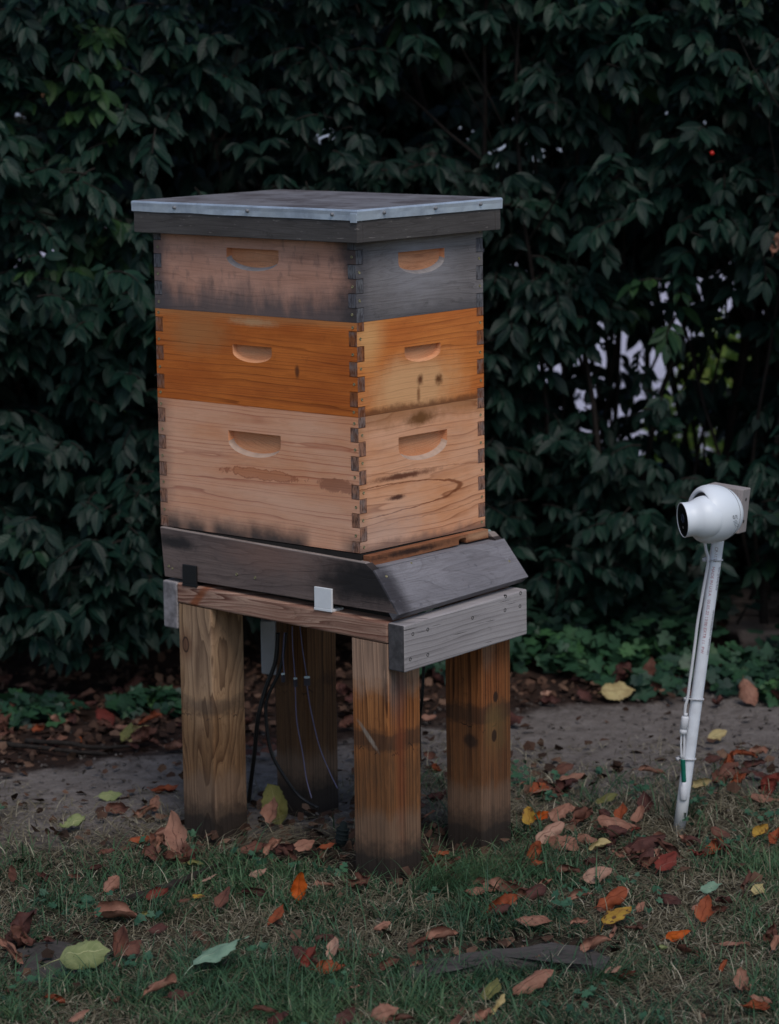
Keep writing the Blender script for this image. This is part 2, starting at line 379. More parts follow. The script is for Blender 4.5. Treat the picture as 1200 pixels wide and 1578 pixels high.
hive_box('tall unpainted pine hive box with reddish grain, lowest of the three stacked boxes', 0, Hd,
         [.0190]+[.0256]*8+[.0197], 1, m_pale_side, m_pale_front, eg_pale, cut_pale, cut_rim_pale,
         (.255, .196, .066, .045, .0115), (.176, .196, .0680, .048, .0115))
hive_box('bright orange oiled wooden hive box, middle of the three stacked boxes', .2440, Hm,
         [.0155]+[.0268]*5+[.0180], 1, m_orange_side, m_orange_front, eg_orange, cut_orange, cut_orange,
         (.2560, .1120, .0490, .0310, .009), (.178, .1130, .0500, .0300, .009))
hive_box('grey weathered hive box with brownish side, directly under the metal topped cover', .4120, Hm,
         [.0145]+[.0255]*6, 1, m_grey_side, m_grey_front, eg_grey, cut_grey, cut_rim_grey,
         (.2500, .1200, .0650, .0400, .010), (.178, .1160, .0640, .0420, .010))

# ---- telescoping cover
m_cover = wood('weathered_cover_wood', (.115, .104, .098), (.085, .076, .072), (.055, .048, .045), freq=70, warp=1.2, contrast=.5, fine=.4, seed=51, cracks=.3,
    stains=[(lambda m, x, y, z: m.mul(m.ss(m.noise(m.vec(m.mul(m.add(x, y), 38), m.mul(z, 220), 1.0), 1, 3, .6), .64, .70), .75), (.27, .245, .225))])
m_cover_end = plain('grey_cover_end', (.17, .165, .165), .85, .2, var=.3)
mm = M('galvanised_sheet', .45, .5, .55); x, y, z = mm.xyz()
nn = mm.noise(None, 16, 5, .65); n2 = mm.noise(mm.vec(mm.mul(x, 3), mm.mul(y, 3), 0), 4, 5, .7)
mm.color(mm.mix(mm.ss(nn, .35, .7), (.62, .68, .76), (.40, .45, .52))); mm.rough(mm.ss(nn, .3, .7, .38, .6)); mm.bump(mm.noise(None, 9, 3, .5), .35, .006)
m_metal = mm.m
mt = M('tarnished_lid_top', .62, .35, .25); x, y, z = mt.xyz()
na = mt.noise(mt.vec(mt.mul(x, 30), mt.mul(y, 6), 0), 1, 5, .65); nb = mt.noise(None, 11, 5, .7)
mt.color(mt.mix(mt.ss(nb, .42, .66), mt.mix(mt.ss(na, .3, .7), (.26, .245, .25), (.17, .155, .16)), (.105, .085, .082))); mt.bump(na, .25, .002)
m_lidtop = mt.m
ca, cb, cc_, cd_, ch, ct = .0235, .0218, .0254, .0266, .6126, .5539
x0, x1, y0, y1 = -ca, W+cb, -cc_, L+cd_
lid = thing('hive_cover', 'flat telescoping hive cover with shiny metal rim and dark weathered wooden sides', 'hive lid', (0, 0, ct))
def board(name, a, mats, parent, bev=.0012, f=None):
    bm = bmesh.new(); box(bm, *a, f=f); return obj(name, bm, mats, parent, bevel=bev)
zt = ch-.003
board('side_board', (x0, x0+.015, y0, y1, ct, zt), m_cover, lid); board('side_board', (x1-.015, x1, y0, y1, ct, zt), m_cover, lid)
board('front_board', (x0+.0153, x1-.0153, y0+.0004, y0+.017, ct, zt), m_cover, lid)
board('back_board', (x0+.0153, x1-.0153, y1-.017, y1-.0004, ct, zt), m_cover, lid)
bm = bmesh.new()
e = .0016; ny, nx = 40, 28; sk = .0195
def ring_pts(z, off, jit):
    pts = []
    for i in range(nx): pts.append((x0-off+(x1-x0+2*off)*i/nx, y0-off, 0))
    for i in range(ny): pts.append((x1+off, y0-off+(y1-y0+2*off)*i/ny, 0))
    for i in range(nx): pts.append((x1+off-(x1-x0+2*off)*i/nx, y1+off, 0))
    for i in range(ny): pts.append((x0-off, y1+off-(y1-y0+2*off)*i/ny, 0))
    out = []
    for k, p in enumerate(pts):
        n = mnoise.noise(Vector((p[0]*22, p[1]*22, z*60)))*jit; nz = mnoise.noise(Vector((p[0]*14, p[1]*14, 5)))*jit*.7
        corner = k in (0, nx, nx+ny, 2*nx+ny)
        cx, cy = (x0+x1)/2, (y0+y1)/2
        q = Vector((p[0], p[1], z+nz)); d = Vector((p[0]-cx, p[1]-cy, 0)).normalized()
        out.append(q + d*(abs(n)*1.0 + (.0012 if corner else 0)))
    return out
rs = [ring_pts(ch-sk, e, .0016), ring_pts(ch-sk*.5, e, .0013), ring_pts(ch-.0035, e+.0006, .0006), ring_pts(ch-.0008, e-.0002, .0003), ring_pts(ch, e-.0022, .0)]
R_ = [[bm.verts.new(p) for p in r] for r in rs]
for a, b in zip(R_, R_[1:]):
    for k in range(len(a)): bm.faces.new((a[k], a[(k+1) % len(a)], b[(k+1) % len(a)], b[k]))
inner = [bm.verts.new(v.co + (Vector(((x0+x1)/2, (y0+y1)/2, v.co.z))-v.co).normalized()*.0015) for v in R_[0]]
for k in range(len(inner)): bm.faces.new((R_[0][k], inner[k], inner[(k+1) % len(inner)], R_[0][(k+1) % len(inner)]))
obj('metal_skirt', bm, m_metal, lid)
bm = bmesh.new(); box(bm, x0-e-.0022, x0-e-.0008, y0-e-.001, y0+.013, ch-sk-.0035, ch-sk*.35); obj('folded_corner', bm, m_metal, lid, bevel=.0005)
bm = bmesh.new(); gx, gy = 24, 34; V = [[bm.verts.new((x0-e+.002+(x1-x0+2*e-.004)*i/gx, y0-e+.002+(y1-y0+2*e-.004)*j/gy,
    ch+.0003+(0 if i in (0, gx) or j in (0, gy) else .0007*mnoise.noise(Vector((i*.35, j*.3, 1)))))) for j in range(gy+1)] for i in range(gx+1)]
for i in range(gx):
    for j in range(gy): bm.faces.new((V[i][j], V[i+1][j], V[i+1][j+1], V[i][j+1]))
obj('lid_top', bm, m_lidtop, lid, smooth=True)
m_dn = plain('zinc_nail', (.24, .24, .25), .6, .4, metal=.4)
for yy in (.03, .235, .42): 
    bm = bmesh.new(); lathe(bm, [(0, .0034), (.0035, .0030), (.0044, .0014), (.0044, 0)], Vector((x0-e-.0005, yy, ch-.010)), Vector((-1, 0, .2)), 10); obj('nail', bm, m_dn, lid, smooth=True)
for xx in (.045, .185, .312):
    bm = bmesh.new(); lathe(bm, [(0, .0034), (.0035, .0030), (.0044, .0014), (.0044, 0)], Vector((xx, y0-e-.0005, ch-.009)), Vector((0, -1, .2)), 10); obj('nail', bm, m_dn, lid, smooth=True)

# ---- bottom board with sloping landing
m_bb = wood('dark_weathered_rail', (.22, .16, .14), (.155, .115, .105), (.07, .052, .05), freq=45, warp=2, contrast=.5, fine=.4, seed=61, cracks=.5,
    stains=[(lambda m, x, y, z: blob(m, y, z, -.03, .050, .13, .040, .5, .7, 3.0, 14), (.022, .019, .019)),
            (lambda m, x, y, z: blob(m, y, z, .22, .075, .10, .03, .9, .9, 8.0, 14), (.22, .135, .11)),
            (lambda m, x, y, z: blob(m, y, z, .455, .072, .05, .012, .6, .9, 9.0, 30), (.035, .03, .03)),
            (lambda m, x, y, z: m.mul(m.ss(m.add(z, m.mul(m.add(y, -.499), -.0233)), .0962, .0974), .75), (.36, .30, .27))])  # last entry: light catching the rail's top bevel, painted as a pale strip
m_land = wood('silvered_landing_board', (.27, .258, .275), (.20, .19, .205), (.12, .115, .125), freq=50, warp=3, contrast=.35, fine=.35, seed=67, cracks=.25,
    stains=[(lambda m, x, y, z: blob(m, x, z, .0, .035, .030, .045, .6, .7, 3.0, 22), (.05, .046, .052)),
            (lambda m, x, y, z: m.mul(m.ss(m.noise(m.vec(m.mul(x, 60), m.mul(z, 70), 1.0), 1, 3, .6), .62, .7), .6), (.11, .105, .12))])
BZ = lambda x: .034*(x+.008)
bb = thing('bottom_board', 'dark weathered hive floor with a sloping grey landing board at its front', 'hive floor', (0, 0, -.10))
prof = [(.4990, -.0015), (-.0165, -.0135), (-.0375, -.0275), (-.0925, -.0985), (.4900, -.0960)]
def tilt(x): return lambda p, a: Vector((a, p[0], p[1]+(BZ(x) if p[1] < -.05 else .4*BZ(x) if p[0] < .0 else 0)))
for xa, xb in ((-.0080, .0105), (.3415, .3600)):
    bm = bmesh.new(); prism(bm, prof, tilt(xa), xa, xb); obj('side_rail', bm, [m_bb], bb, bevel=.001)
bm = bmesh.new()
th = .017; sl = Vector((0, -.0925+.0375, -.0985+.0275)).normalized(); nrm = Vector((0, sl.z, -sl.y))
if nrm.y > 0: nrm = -nrm
def lp(x, k, off):
    a = Vector((x, -.0375, -.0275+.4*BZ(x))); b = Vector((x, -.0925, -.0985+BZ(x))); return a.lerp(b, k)+nrm*off
pts = []
for x in (-.00775, .35975):
    if x < 0: quad = [lp(x, -.02, .0035), lp(x, 1.03, .0035), lp(x, 1.03, -th), lp(x, -.02, -th)]
    else: quad = [lp(x, -.02, .0035), lp(x, 1.03, .0035), lp(x, 1.03, -th), lp(x, -.02, -th)]
    pts.append([bm.verts.new(p) for p in quad])
a, b = pts
bm.faces.new(a); bm.faces.new(b[::-1])
for i in range(4): bm.faces.new((a[i], b[i], b[(i+1) % 4], a[(i+1) % 4]))
# interior so the landing sits between the rails: push the underside inward only between them
obj('landing_board', bm, m_land, bb, bevel=.0015)
bm = bmesh.new(); box(bm, .011, .341, -.034, .495, -.0300, -.0215); obj('floor_panel', bm, m_land, bb, bevel=.001)
bm = bmesh.new(); box(bm, .0004, .351, .0, .503, -.0145, -.0020); obj('rim_frame', bm, m_void, bb)
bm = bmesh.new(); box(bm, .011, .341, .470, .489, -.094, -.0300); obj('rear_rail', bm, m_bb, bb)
m_red = wood('propolis_stained_strip', (.36, .15, .07), (.27, .10, .045), (.10, .035, .02), freq=150, warp=2, contrast=.6, seed=71, rough=.6,
    stains=[(lambda m, x, y, z: blob(m, x, z, .12, .090, .09, .005, .7, 1.2, 3.0, 60), (.05, .022, .014)),
            (lambda m, x, y, z: blob(m, x, z, .31, .092, .04, .006, .7, 1.0, 5.0, 60), (.50, .27, .15))])
bm = bmesh.new()
outl = [(.004, -.0230), (.252, -.0185), (.252, -.0105), (.257, -.008), (.270, -.008), (.274, -.0105), (.274, -.0180), (.338, -.0175), (.338, -.0010), (.004, -.0035)]
prism(bm, outl, lambda p, a: Vector((p[0], a, p[1])), -.0190, -.0030); obj('entrance_reducer', bm, m_red, bb, bevel=.0008)
for yy, zz in ((.300, -.0705), (.253, -.0715)):
    nail(bb, Vector((-.0082, yy, zz)), Vector((-1, 0, 0)), .0030)
nail(bb, Vector((-.0082, .478, -.075)), Vector((-1, 0, 0)), .0028); nail(bb, Vector((-.0082, .468, -.078)), Vector((-1, 0, 0)), .0024)
nail(bb, lp(.012, .18, .0036), nrm, .0026); nail(bb, lp(.335, .55, .0036), nrm, .0022); nail(bb, lp(.09, .03, .0036), nrm, .002)

# ---- pebble at the corner
m_peb = M('green_white_pebble', .6, .4); q = m_peb.noise(None, 90, 4, .6); m_peb.color(m_peb.mix(m_peb.ss(q, .42, .58), (.20, .30, .27), (.42, .44, .40))); m_peb = m_peb.m
pc = on(750, 822, 0, .355); bm = bmesh.new(); bmesh.ops.create_icosphere(bm, subdivisions=3, radius=1)
for v in bm.verts:
    n = mnoise.noise(v.co*1.6)*.25; v.co = Vector((v.co.x*.012*(1+n), v.co.y*.010*(1+n), v.co.z*.0075*(1+n))) + pc
tag(obj('pebble', bm, m_peb, origin=pc-Vector((0, 0, .007)), smooth=True), 'small green and white pebble resting on the far corner of the landing board', 'pebble')

# ---- stand
m_fb = wood('silver_grey_lumber', (.45, .41, .405), (.36, .325, .32), (.13, .115, .115), freq=85, warp=1.6, contrast=.85, fine=.4, seed=81, cracks=.9, stretch=(.8, 5), thin=2.5)
m_sb = wood('pinkish_side_lumber', (.52, .33, .24), (.42, .24, .17), (.17, .045, .03), freq=110, warp=2.8, contrast=1, fine=.3, seed=86, stretch=(1.2, 5), thin=1.8,
    stains=[(lambda m, x, y, z: blob(m, m.add(y, m.mul(z, .9)), z, .86, .49, .012, .06, .5, .6, 3.0, 30), (.30, .10, .045))])
m_rb = plain('pale_lilac_end_grain', (.30, .275, .28), .9, .2, var=.55, scale=55, bump=.3)
BASE = -.64
st = thing('hive_stand', 'rough timber hive stand on four stout square posts, top of beams weathered grey', 'stand', (0, 0, BASE))
def tl(v): return Vector((v.x, v.y, v.z + STAND_Z(v.x, v.y)))
def grid_beam(name, a, mat, bev=.003, endmat=None):
    bm = bmesh.new(); fs = box(bm, *a, f=tl)
    o = obj(name, bm, [mat]+([endmat] if endmat else []), st, bevel=bev)
    if endmat:
        for p in o.data.polygons:
            if abs(p.normal.x) > .9: p.material_index = 1
    return o
grid_beam('front_board', (-.012, .337, -.1105, -.0727, -.0850, .0), m_fb, .0025, plain('dark_front_end', (.095, .088, .09), .9, .2, var=.45, scale=70, bump=.3))
grid_beam('rear_board', (-.012, .337, .4552, .4925, -.0900, -.0), m_fb, .003, m_rb)
grid_beam('side_board', (-.0120, .0770, -.0722, .4547, -.0385, .0), m_sb, .004)
grid_beam('side_board', (.2480, .3370, -.0722, .4547, -.0385, .0), m_sb, .004)
grid_beam('inner_plate', (.02, .305, -.060, .45, .0008, .0090), m_void, .0)
# screws
m_scr = plain('dark_screw', (.05, .048, .047), .5, .5, metal=.5)
for u, v in ((636, 977), (632, 1016), (659, 970), (659, 1009), (778, 940), (802, 914), (801, 934), (779, 919), (728, 952)):
    p = on(u, v, 1, -.1105); bm = bmesh.new(); lathe(bm, [(-.003, .0032), (.0004, .0034), (.0006, .0026), (-.0012, .0012), (-.0012, 0)], p, Vector((0, -1, 0)), 12); obj('screw', bm, m_scr, st)
def leg_mat(name, a, b, line, seed, stains, freq=88, warp=.9, thin=1.5, contrast=.85, stretch=(.5, 5), cracks=.6):
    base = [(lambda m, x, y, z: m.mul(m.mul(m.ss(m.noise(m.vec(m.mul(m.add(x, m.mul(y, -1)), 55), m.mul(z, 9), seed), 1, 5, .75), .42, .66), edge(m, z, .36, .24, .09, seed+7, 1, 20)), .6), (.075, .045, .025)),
            (lambda m, x, y, z: m.mul(edge(m, z, .33, .25, .07, seed+3, .6, 12, (1, 1, .4)), 1), (.12, .058, .026)),
            (lambda m, x, y, z: m.mul(blob(m, m.add(x, y), z, .02*seed % .3, .305, .4, .018, .4, 1.5, seed+2, 24), .7), (.05, .028, .018)),
            (lambda m, x, y, z: m.mul(m.ss(m.ma('ABSOLUTE', m.add(m.add(z, -.285), m.mul(m.add(m.noise(m.vec(m.mul(m.add(x, m.mul(y, -1)), 16), 0.0, seed), 1, 5, .7), -.5), .10))), .0016, .0004), m.ss(m.noise(m.vec(m.mul(m.add(x, m.mul(y, -1)), 30), 0.0, seed+4), 1, 2, .5), .48, .56)), (.02, .012, .009)),
            (lambda m, x, y, z: m.mul(edge(m, z, .185, .15, .04, seed+1, .62, 24, (1, 1, .4)), 1), (.22, .145, .10))]
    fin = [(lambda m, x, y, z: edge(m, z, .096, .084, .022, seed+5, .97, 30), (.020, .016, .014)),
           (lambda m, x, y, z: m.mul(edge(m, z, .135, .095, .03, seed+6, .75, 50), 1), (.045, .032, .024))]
    return wood(name, a, b, line, freq=freq, warp=warp, axis='v', contrast=1.0, fine=.45, seed=seed, stretch=stretch, thin=thin, cracks=cracks, stains=base+stains+fin)
knot = lambda y0_, z0_, r1, r2: [(lambda m, x, y, z: blob(m, y, z, y0_, z0_, r1*1.7, r2*1.6, .9, .15, 3.0, 30), (.20, .10, .055)),
                      (lambda m, x, y, z: blob(m, y, z, y0_, z0_, r1, r2, .12, .2, 3.0, 60), (.03, .016, .01)),
                      (lambda m, x, y, z: blob(m, y, z, y0_, z0_, r1*.75, r2*.78, .15, .2, 4.0, 60), (.17, .085, .05))]
xknot = lambda x0_, z0_, r1, r2: [(lambda m, x, y, z: blob(m, x, z, x0_, z0_, r1, r2, .2, .3, 3.0, 60), (.045, .022, .012))]
GZ = -.0
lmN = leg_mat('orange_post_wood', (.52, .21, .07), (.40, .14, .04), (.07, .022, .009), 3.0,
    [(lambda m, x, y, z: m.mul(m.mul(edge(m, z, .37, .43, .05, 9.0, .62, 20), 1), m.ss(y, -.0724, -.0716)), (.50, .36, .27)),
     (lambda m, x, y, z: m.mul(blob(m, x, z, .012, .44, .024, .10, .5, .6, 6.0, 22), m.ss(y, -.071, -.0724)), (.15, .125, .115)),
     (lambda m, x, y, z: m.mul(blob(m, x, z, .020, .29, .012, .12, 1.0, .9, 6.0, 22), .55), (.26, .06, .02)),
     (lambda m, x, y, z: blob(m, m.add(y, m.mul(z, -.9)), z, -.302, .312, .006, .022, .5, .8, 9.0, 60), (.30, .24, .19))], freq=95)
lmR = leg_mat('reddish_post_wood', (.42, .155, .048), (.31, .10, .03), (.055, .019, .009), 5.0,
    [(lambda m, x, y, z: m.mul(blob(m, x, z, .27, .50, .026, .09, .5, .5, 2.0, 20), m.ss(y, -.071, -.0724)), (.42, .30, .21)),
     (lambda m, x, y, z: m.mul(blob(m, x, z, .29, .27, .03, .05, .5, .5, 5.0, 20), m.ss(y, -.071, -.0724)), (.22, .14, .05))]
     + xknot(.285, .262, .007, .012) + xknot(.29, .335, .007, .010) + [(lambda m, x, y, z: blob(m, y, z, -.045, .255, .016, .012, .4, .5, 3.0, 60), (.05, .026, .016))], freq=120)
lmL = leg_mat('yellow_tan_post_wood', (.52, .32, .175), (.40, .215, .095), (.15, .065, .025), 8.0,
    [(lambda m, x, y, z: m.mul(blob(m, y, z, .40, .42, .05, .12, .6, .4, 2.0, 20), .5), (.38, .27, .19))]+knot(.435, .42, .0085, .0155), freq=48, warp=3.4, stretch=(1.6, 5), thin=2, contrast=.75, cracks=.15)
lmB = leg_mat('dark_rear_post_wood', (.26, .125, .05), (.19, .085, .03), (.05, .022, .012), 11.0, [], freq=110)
legs = {}
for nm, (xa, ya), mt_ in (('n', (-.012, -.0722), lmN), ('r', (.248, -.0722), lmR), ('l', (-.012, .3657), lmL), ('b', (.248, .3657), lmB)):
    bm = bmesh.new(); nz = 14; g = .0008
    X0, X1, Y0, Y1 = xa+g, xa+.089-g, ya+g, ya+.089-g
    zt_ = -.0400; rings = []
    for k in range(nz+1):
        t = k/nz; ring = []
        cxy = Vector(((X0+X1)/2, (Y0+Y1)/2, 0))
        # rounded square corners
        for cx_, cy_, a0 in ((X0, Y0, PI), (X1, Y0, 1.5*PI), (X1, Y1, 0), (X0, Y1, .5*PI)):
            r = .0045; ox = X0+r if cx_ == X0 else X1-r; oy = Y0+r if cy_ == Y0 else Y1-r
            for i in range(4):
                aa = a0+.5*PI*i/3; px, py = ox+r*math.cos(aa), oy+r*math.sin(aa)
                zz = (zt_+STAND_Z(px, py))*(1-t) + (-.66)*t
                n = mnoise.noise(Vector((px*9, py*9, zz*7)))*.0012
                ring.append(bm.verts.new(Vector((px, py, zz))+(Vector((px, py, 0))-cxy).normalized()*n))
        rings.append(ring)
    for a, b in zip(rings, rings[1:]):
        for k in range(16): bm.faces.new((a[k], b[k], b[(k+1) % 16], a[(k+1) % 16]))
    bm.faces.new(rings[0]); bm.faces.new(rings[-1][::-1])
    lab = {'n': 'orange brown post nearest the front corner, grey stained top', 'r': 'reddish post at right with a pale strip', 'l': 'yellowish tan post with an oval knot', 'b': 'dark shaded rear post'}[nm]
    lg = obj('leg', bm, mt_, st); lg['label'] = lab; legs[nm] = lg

# ---- clips
def clip(label, uv, mat, wy, hz):
    c = on(uv[0], uv[1], 0, -.0085); t = thing('mounting_clip', label, 'bracket', c, 'plastic clips under the hive floor')
    bm = bmesh.new(); box(bm, -.0135, -.0088, c.y-wy/2, c.y+wy/2, c.z-hz/2, c.z+hz/2)
    obj('clip_plate', bm, mat, t, bevel=.0008)
    bm = bmesh.new(); box(bm, -.0140, .018, c.y-wy/2-.0006, c.y+wy/2+.0006, c.z-hz/2-.0050, c.z-hz/2-.0002); obj('clip_foot', bm, mat, t, bevel=.0006)
clip('white plastic bracket clipped over the lower edge of the dark floor rail', (500, 921), plain('white_plastic', (.78, .79, .80), .45, .4, var=.05), .042, .0375)
clip('black plastic bracket clipped over the left end of the dark floor rail', (294, 885), plain('black_plastic', (.012, .012, .013), .5, .4, var=.1), .036, .036)

# ---- electronics and cables under the stand
m_encl = plain('grey_white_plastic', (.46, .46, .48), .6, .3, var=.08)
ec = at(414, 993, 5.60); bm = bmesh.new()
rr, dd = RH*.0135, FH*.02
vs = [bm.verts.new(ec + RH*(sx*.0140) + FH*(sy*.03) + UP*(sz*.052 - (.004 if sx > 0 and sz < 0 else 0))) for sx in (-1, 1) for sy in (-1, 1) for sz in (-1, 1)]
for q in ((0, 1, 3, 2), (4, 6, 7, 5), (0, 4, 5, 1), (2, 3, 7, 6), (0, 2, 6, 4), (1, 5, 7, 3)): bm.faces.new([vs[i] for i in q])
en = thing('enclosure_box', 'narrow pale grey plastic box hanging beside the dark rear post', 'electronics box', ec-UP*.052)
obj('case', bm, m_encl, en, bevel=.003)
bm = bmesh.new(); tube(bm, [ec-UP*.049-RH*.0+FH*0, ec-UP*.064], [.006, .005], 12); obj('cable_gland', bm, plain('gland_black', (.015, .015, .015), .5), en, smooth=True)
m_cab = plain('black_cable', (.010, .010, .011), .45, .4, var=.1)
def cable(label, pts, r, mat=m_cab, name='cable', cat='cable', group='cables hanging under the hive'):
    P = [at(*p) for p in pts]; bm = bmesh.new(); tube(bm, smoothpath(P, 7), r, 8); return tag(obj(name, bm, mat, origin=P[-1], smooth=True), label, cat, group)
cable('thick black cable dropping to the ground between the left post and rear post', [(428, 975, 5.50), (424, 1020, 5.50), (408, 1065, 5.50), (397, 1110, 5.50), (392, 1160, 5.52), (387, 1200, 5.55), (383, 1235, 5.6)], .0042)
cable('black cable looping from the pale box rightward across the rear post foot', [(440, 975, 5.5), (432, 1030, 5.5), (412, 1075, 5.5), (410, 1110, 5.5), (418, 1160, 5.5), (440, 1200, 5.5), (462, 1228, 5.5), (490, 1245, 5.48)], .0034)
cable('thin black cable hanging behind the gap between the two right posts', [(654, 1000, 5.5), (652, 1040, 5.5), (650, 1080, 5.5), (646, 1115, 5.52), (647, 1170, 5.58)], .003)
m_wire = plain('grey_violet_wire', (.14, .13, .22), .5, .4); m_wdk = plain('dark_wire', (.05, .045, .06), .5, .4)
for lab, pts, plug in (('thin violet wire with dark plug hanging left of its twin in front of rear post', [(450, 965, 5.48), (451, 1000, 5.48), (454, 1040, 5.48), (455, 1065, 5.48), (457, 1110, 5.48), (466, 1160, 5.48), (472, 1200, 5.48), (480, 1230, 5.46)], (455, 1052)),
                       ('thin violet wire with white tipped plug curving right in front of rear post', [(462, 965, 5.48), (466, 1000, 5.48), (472, 1040, 5.48), (474, 1065, 5.48), (480, 1100, 5.48), (492, 1150, 5.48), (508, 1190, 5.47), (520, 1215, 5.45)], (473, 1050)),
                       ('short pale wire ending in a small plug, leftmost in front of rear post', [(438, 975, 5.48), (436, 1010, 5.48), (438, 1040, 5.48)], (436, 1045))):
    P = [at(*p) for p in pts]; t = thing('sensor_wire', lab, 'wire', P[-1], 'thin wires under the hive')
    bm = bmesh.new(); tube(bm, smoothpath(P, 6), .0011, 6); obj('lead', bm, m_wire, t, smooth=True)
    q = at(plug[0], plug[1], 5.478); bm = bmesh.new()
    big = 'white tipped' in lab; s_ = .0045 if big else .003
    box(bm, q.x-s_, q.x+s_, q.y-s_, q.y+s_, q.z-.008, q.z+.006); obj('plug', bm, m_wdk, t, bevel=.0008)
    bm = bmesh.new(); box(bm, q.x-s_*.9, q.x+s_*.9, q.y-s_*.9, q.y+s_*.9, q.z+.0064, q.z+.0100); obj('plug_tip', bm, plain('white_tip', (.7, .8, .8), .5), t, bevel=.0006)
# black connector lying beside the nearest post
q = at(527, 1286, 5.30); m_dull = plain('matt_black_rubber', (.016, .022, .022), .85, .15); t = thing('cable_connector', 'black ribbed connector plug lying just left of the nearest post', 'connector', q-UP*.02)
bm = bmesh.new(); lathe(bm, [(-.024, 0), (-.022, .007), (-.014, .0105), (-.002, .0115), (.010, .0105), (.016, .0075), (.024, .005), (.026, 0)], q, (UP+RH*.15), 20); obj('plug_body', bm, m_dull, t, smooth=True)
for k in (-.010, 0, .008):
    bm = bmesh.new(); ax = (UP+RH*.15).normalized(); lathe(bm, [(k, .0105), (k+.001, .0124), (k+.003, .0124), (k+.004, .0105)], q, ax, 20); obj('rib', bm, m_dull, t, smooth=True)
# ================================================================== SECURITY CAMERA ON A PIPE
m_pvc = M('white_pvc', .42, .4); n = m_pvc.noise(None, 30, 4, .6); x, y, z = m_pvc.xyz()
c = m_pvc.mix(m_pvc.ss(n, .4, .75), (.78, .80, .84), (.66, .67, .70)); c = m_pvc.mix(m_pvc.ss(m_pvc.add(z, m_pvc.mul(n, .05)), .14, .02, 0.0, .6), c, (.38, .36, .30)); m_pvc.color(c); m_pvc = m_pvc.m
m_wht = plain('white_housing', (.82, .86, .90), .38, .45, var=.04, scale=12)
m_cabw = plain('white_cable', (.68, .68, .70), .5, .4, var=.08)
m_glass = M('black_glass', .22, .3).color((.004, .004, .005)).m
m_blk = wood('pale_block_wood', (.42, .37, .355), (.34, .295, .28), (.20, .16, .15), freq=160, warp=3, axis='v', contrast=.6, fine=.4, seed=91, cracks=.4)
DP = 5.42
p0 = at(1045, 1272, DP) - UP*.02; p1 = at(1115, 766, DP)
cp = thing('security_camera', 'white round security camera fixed to a wood block on a leaning white pipe', 'security camera', at(1044, 1272, DP))
axp = (p1-p0).normalized(); RP = .0116
bm = bmesh.new(); tube(bm, [p0.lerp(p1, k/10) for k in range(11)], RP, 32); obj('pipe', bm, m_pvc, cp, smooth=True)
# block + housing frame (rolled with the pipe)
th = math.radians(6); rr = (RH*math.cos(th) - UP*math.sin(th)); uu = (UP*math.cos(th) + RH*math.sin(th)); ff = FH
def LP(r, u, f, c0): return c0 + rr*r + uu*u + ff*f
T = (rr*.47 + ff*.88).normalized(); Q = (-rr*.88 + ff*.47).normalized()      # thickness (away) / width (left)
nr = at(1145, 755, DP+.01)                                                       # near top corner of block
bm = bmesh.new(); vs = []
for a in (0, .040):
    for b in (0, .073):
        for h in (0, -.084): vs.append(bm.verts.new(nr + T*a + Q*b + uu*h))
for q in ((0, 1, 3, 2), (4, 6, 7, 5), (0, 4, 5, 1), (2, 3, 7, 6), (0, 2, 6, 4), (1, 5, 7, 3)): bm.faces.new([vs[i] for i in q])
obj('mounting_block', bm, m_blk, cp, bevel=.0015)
# housing: loft from base ring (on the block) to the tilted mouth ring
n0 = -T; n1 = (-rr*.93 - ff*.37).normalized()
c0 = at(1109, 790, DP-.035); c1 = at(1077, 793, DP-.075)
NS, NR = 56, 18
def ring_at(t, rad):
    nn_ = n0.lerp(n1, t**.8).normalized(); cc = c0.lerp(c1, t) + (-T)*.010*math.sin(PI*t)
    xx = nn_.cross(uu).normalized(); yy = nn_.cross(xx).normalized()
    return [cc + xx*(rad*math.cos(2*PI*k/NS)) + yy*(rad*math.sin(2*PI*k/NS)) for k in range(NS)]
prof = [(0, .0), (0, .030), (0, .047), (.03, .0490), (.10, .0515), (.22, .0535), (.36, .0545), (.50, .0542), (.64, .0530), (.78, .0508), (.90, .0480), (.97, .0458), (1.0, .0445), (.985, .0428), (.93, .0420), (.80, .0412)]
bm = bmesh.new(); rings = [[bm.verts.new(p) for p in ring_at(t, r)] for t, r in prof[1:]]
for a, b in zip(rings, rings[1:]):
    for k in range(NS): bm.faces.new((a[k], a[(k+1) % NS], b[(k+1) % NS], b[k]))
bm.faces.new(rings[0])
obj('housing', bm, m_wht, cp, smooth=True)
bm = bmesh.new(); a = [bm.verts.new(p) for p in ring_at(.82, .0408)]; bm.faces.new(a); obj('housing_mouth', bm, plain('mouth_dark', (.02, .022, .025), .6), cp)
bm = bmesh.new(); tube(bm, [p for p in ring_at(.16, .0527)]+[ring_at(.16, .0527)[0]], .0006, 6, cap=False); obj('housing_seam', bm, plain('seam_grey', (.25, .26, .27), .6), cp)
for h_ in (-.02, -.062):
    q = nr + T*.02 - Q*.0002 + uu*h_; bm = bmesh.new(); lathe(bm, [(-.002, .0032), (.0006, .0032), (.001, .002), (-.0005, .0012), (-.0005, 0)], q, -Q, 14); obj('screw', bm, m_scr, cp)
